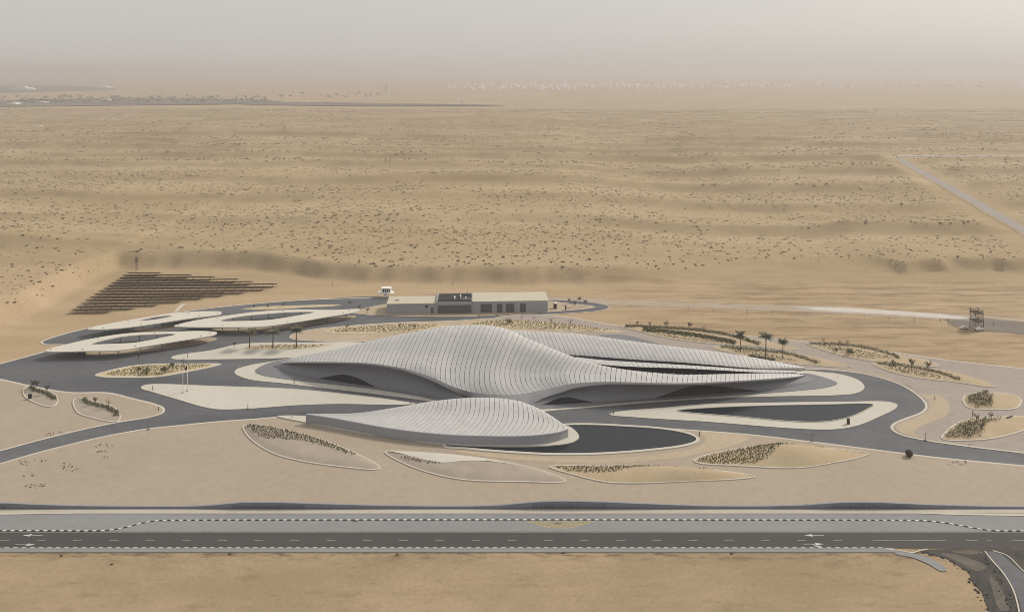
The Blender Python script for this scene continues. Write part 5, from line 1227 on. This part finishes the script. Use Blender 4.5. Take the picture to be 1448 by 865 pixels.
# ------------------------------------------------------------------ vehicles
def car(px, py, label, paint, z, rot, WTm=False):
    p = WT(px, py) if WTm else W(px, py, z); zz = p.z if WTm else z; e = tag(empty('parked_car', (p.x, p.y, zz)), label, 'car'); e['_local'] = 1; e.rotation_euler.z = rot
    prof = [(-2.3, .45), (-2.35, .95), (-1.5, 1.05), (-.95, 1.62), (.75, 1.66), (1.45, 1.1), (2.25, .98), (2.35, .45)]
    mb = MB(); n = len(prof); v = [(x, s * (.9 if zc < 1.2 else .72), zc) for s in (-1, 1) for x, zc in prof]
    mb.add(v, [tuple(range(n)), tuple(range(2*n - 1, n - 1, -1))] + [(i, n + i, n + (i+1) % n, (i+1) % n) for i in range(n)]); obj('body', mb.mesh('body'), M[paint], e)
    for s in (-1, 1):
        obj('window', MB().add([(-1.3, s * .86, 1.12), (1.2, s * .86, 1.14), (.68, s * .76, 1.57), (-.88, s * .76, 1.55)], [(0, 1, 2, 3)]).mesh('window'), M['glass'], e)
        for x in (-1.45, 1.45): obj('wheel', MB().tube((x, s * .72, .34), (x, s * .94, .34), .34, n=12).mesh('wheel'), M['rubber'], e)
    obj('windscreen', MB().add([(1.43, -.8, 1.14), (1.43, .8, 1.14), (.8, .68, 1.63), (.8, -.68, 1.63)], [(0, 1, 2, 3)]).mesh('windscreen'), M['glass'], e)
    del e['_local']
M['black_paint'] = mat('black car paint', (.018, .018, .02), .1, 1, .3, spec=.5)
car(114, 502, 'black car parked under the canopy beside the traffic island', 'black_paint', .02, .15)
car(1363, 465, 'pale dusty car standing beside the scaffold tower', 'kerb', 0, .2, True); car(1385, 466.8, 'white car parked at the foot of the scaffold tower', 'white', 0, .1, True)

# ------------------------------------------------------------------ small things
def bollard(px, py, h, label, z=.15, dark=True):
    p = W(px, py, z); e = tag(empty('bollard_light', (p.x, p.y, z)), label, 'bollard', 'bollard lights along the drives'); m = M['rust'] if dark else M['steel']
    obj('post', MB().tube((p.x, p.y, z), (p.x, p.y, z + h * .8), .16, .14, 8).mesh('post'), m, e); obj('lamp_head', MB().tube((p.x, p.y, z + h * .82), (p.x, p.y, z + h), .17, .12, 8).mesh('lamp_head'), M['stone_dark'], e); obj('base', MB().tube((p.x, p.y, z), (p.x, p.y, z + .08), .3, .3, 8).mesh('base'), M['steel'], e)
for px, py, h, where in ((216, 550.6, 1.9, 'on the blunt tip of the big pale island'), (350.5, 577.6, 2.0, 'on the big pale island near the lower drive'), (224, 579.6, 1.6, 'at the rounded tip of the plaza by the junction'), (196, 506.4, 2.2, 'on the asphalt before the canopy'), (265.5, 505.4, 2.2, 'on the thin pale island beside the traffic island'),
        (416, 541.6, 2.0, 'on the pale border under the roof tail'), (580, 570.6, 1.5, 'at the sharp end of the big pale island'), (867.5, 585, 1.3, 'at the sharp end of the triangular pool island'), (989, 616, 1.8, 'between the curved pool and the drive kerb'), (1322, 564.6, 1.6, 'on the light paving beside the bend'), (413, 591.6, 1.2, 'on the plaza edge before the pavilion tip'), (1205, 495, 1.5, 'in the leaf-shaped bed')):
    bollard(px, py, h, 'short brown bollard light ' + where)
def lamp(px, py, h, label, z=.15):
    p = W(px, py, z); e = tag(empty('lamp_post', (p.x, p.y, z)), label, 'lamp post', 'slim lamp posts')
    obj('pole', MB().tube((p.x, p.y, z), (p.x, p.y, z + h), .09, .06, 6).mesh('pole'), M['stone_dark'], e); obj('lamp_head', MB().box(p.x - .15, p.x + .7, p.y - .13, p.y + .13, z + h - .02, z + h + .12).mesh('lamp_head'), M['stone_dark'], e); obj('base', MB().box(p.x - .45, p.x + .45, p.y - .45, p.y + .45, z, z + .2).mesh('base'), M['steel'], e)
for px, py, h, lab in ((209.5, 607, 3.4, 'slim lamp post at the kerb below the drive junction'), (1148, 623.6, 2.4, 'slim lamp post at the kerb between pool and drive'), (1308.5, 622.6, 2.8, 'slim lamp post on the kerb before the large pointed bed'), (1375, 592, 3.4, 'slim lamp post between the two green shrub beds')): lamp(px, py, h, lab)
p = W(1199.5, 599, .18); e = tag(empty('litter_bin', (p.x, p.y, .18)), 'tall dark bin on the pale rim of the triangular pool', 'bin')
obj('body', MB().box(p.x - .45, p.x + .45, p.y - .45, p.y + .45, .18, 2.2).mesh('body'), M['rust'], e); obj('lid', MB().box(p.x - .52, p.x + .52, p.y - .52, p.y + .52, 2.2, 2.4).mesh('lid'), M['stone_dark'], e)
p = W(42.5, 564, .2); e = tag(empty('sign_box', (p.x, p.y, .2)), 'black box sign on a pale base in the small bed', 'sign')
obj('base', MB().box(p.x - 1.0, p.x + 1.0, p.y - .5, p.y + .5, .2, .55).mesh('base'), M['kerb'], e); obj('board', MB().box(p.x - .75, p.x + .75, p.y - .25, p.y + .25, .55, 2.5).mesh('board'), M['kerb_black'], e)
p = W(1412, 590.5, .3); e = tag(empty('marker_block', (p.x + 4, p.y, .5)), 'slanted brown timber lying on the yellow sand of the large bed', 'timber')
obj('beam', MB().box(-2, 2, -.2, .2, .6, .95, Matrix.Translation((p.x + 4, p.y - 1, .45)) @ Matrix.Rotation(.45, 4, 'Z')).mesh('beam'), M['bark'], e)
for px, lab, h, rr_ in ((785, 'dark round tank with pale lid beside the service building', 3.4, 1.1), (800, 'small brown cabinet beside the round tank', 2.2, .5)):
    p = W(px, 436 if px < 790 else 437.6, .15); e = tag(empty('utility_tank', (p.x, p.y, .15)), lab, 'tank')
    obj('body', MB().tube((p.x, p.y, .15), (p.x, p.y, h), rr_, rr_, 12).mesh('body'), M['stone_dark'], e); obj('lid', MB().tube((p.x, p.y, h), (p.x, p.y, h + .5), rr_ * 1.05, rr_ * .5, 12).mesh('lid'), M['white'] if px < 790 else M['rust'], e)
# flagpoles
for px, py, flag in ((258.6, 555.4, False), (265, 552.4, True)):
    p = W(px, py, .15); e = tag(empty('flagpole', (p.x, p.y, .15)), 'tall white flagpole with a furled dark flag on the pale island' if flag else 'tall white flagpole without a flag on the pale island', 'flagpole')
    obj('pole', MB().tube((p.x, p.y, .15), (p.x, p.y, 12.4), .14, .08, 8).mesh('pole', True), M['white'], e); obj('base', MB().box(p.x - .45, p.x + .45, p.y - .45, p.y + .45, .14, .4).mesh('base'), M['sidewalk'], e); obj('finial', MB().tube((p.x, p.y, 12.4), (p.x, p.y, 12.75), .16, .05, 8).mesh('finial'), M['steel'], e)
    if flag:
        b = MB(); b.sweep([[(p.x - .1 - .25 * k + .08 * math.sin(3 * k), p.y + .14 * (k % 2), 12.1 - .35 * k), (p.x - .15 - .2 * k, p.y - .14 * (k % 2), 9.9 - .1 * k)] for k in range(5)]); obj('flag', b.mesh('flag', True), M['kerb_black'], e)
# the dark ball on the plaza: riveted plates round a core
p = W(1285.5, 645.2, .13); r = 1.32; e = tag(empty('sculpture', (p.x, p.y, .13)), 'dark rusty steel ball resting on the plaza beside the kerb', 'sculpture')
bm = bmesh.new(); bmesh.ops.create_icosphere(bm, subdivisions=4, radius=r)
for v in bm.verts: v.co *= 1 + .012 * math.sin(v.co.x * 9) * math.sin(v.co.y * 8) - (.025 if abs((math.atan2(v.co.y, v.co.x) * 6 / math.pi) % 1 - .5) > .44 else 0)
me = bpy.data.meshes.new('ball'); bm.to_mesh(me); bm.free(); me.polygons.foreach_set('use_smooth', [True] * len(me.polygons)); me.transform(Matrix.Translation((p.x, p.y, .13 + r)))
obj('ball', me, M['rust'], e); obj('base', MB().tube((p.x, p.y, .12), (p.x, p.y, .2), .6, .5, 12).mesh('base'), M['rust'], e)
# clusters of dark stones on the plaza
mb = MB(); rr = random.Random(3)
for cx_, cy_, wd, ht, n in ((97, 663, 14, 3, 12), (95, 657, 10, 2.5, 7), (148, 630, 13, 3, 14), (143, 639, 9, 2, 9), (72, 613, 6, 2, 7), (84, 611, 4, 1.5, 4), (40, 654, 14, 4, 14), (60, 651, 8, 2, 5), (40, 671, 8, 3, 8), (50, 687, 16, 4, 20), (1353, 654, 14, 3, 15), (1372, 628, 3, 1, 3), (150, 646, 5, 2, 3)):
    for k in range(n):
        p = W(cx_ + rr.uniform(-wd, wd), cy_ + rr.uniform(-ht, ht) - .0, .13); s = rr.uniform(.12, .30)
        mb.tube((p.x, p.y, .1), (p.x + rr.uniform(-.1, .1), p.y, .13 + s * .7), s * 1.2, s * .6, 6)
tag(obj('loose_stones', mb.mesh('loose_stones'), M['stone_dark']), 'loose dark stones lying in clusters on the beige plaza', 'stones', kind='stuff')
# fence posts along the dirt track
for k, (px, py) in enumerate([(760 + 41 * i + (7 * i) % 13, 428 + 2.1 * i) for i in range(16)] + [(1434, 464), (1405, 461), (590, 405), (640, 403.6), (470, 405), (1188, 447), (1330, 456)]):
    p = WT(px, py); e = tag(empty('fence_post', p), 'lone post in the sand beside the dirt track', 'post', 'posts beside the dirt track')
    obj('stake', MB().tube(p - Vector((0, 0, .3)), p + Vector((0, 0, 2.0 + .4 * (k % 3))), .1, .08, 5).mesh('stake'), M['bark'], e); obj('cap', MB().tube(p + Vector((0, 0, 2.0 + .4 * (k % 3))), p + Vector((0, 0, 2.15 + .4 * (k % 3))), .14, .1, 5).mesh('cap'), M['bark'], e)

# ------------------------------------------------------------------ air
hb = MB().box(-75000, 75000, -1500, 76000, -40, 200).mesh('haze')
hm = bpy.data.materials.new('dusty air'); hm.use_nodes = True; hn = hm.node_tree; hn.nodes.clear()
pv = hn.nodes.new('ShaderNodeVolumePrincipled'); ho = hn.nodes.new('ShaderNodeOutputMaterial')
pv.inputs['Color'].default_value = (0.67, 0.67, 0.69, 1); pv.inputs['Density'].default_value = 0.00018; pv.inputs['Anisotropy'].default_value = 0.2
hn.links.new(pv.outputs[0], ho.inputs['Volume'])
tag(obj('haze', hb, hm), kind='stuff')
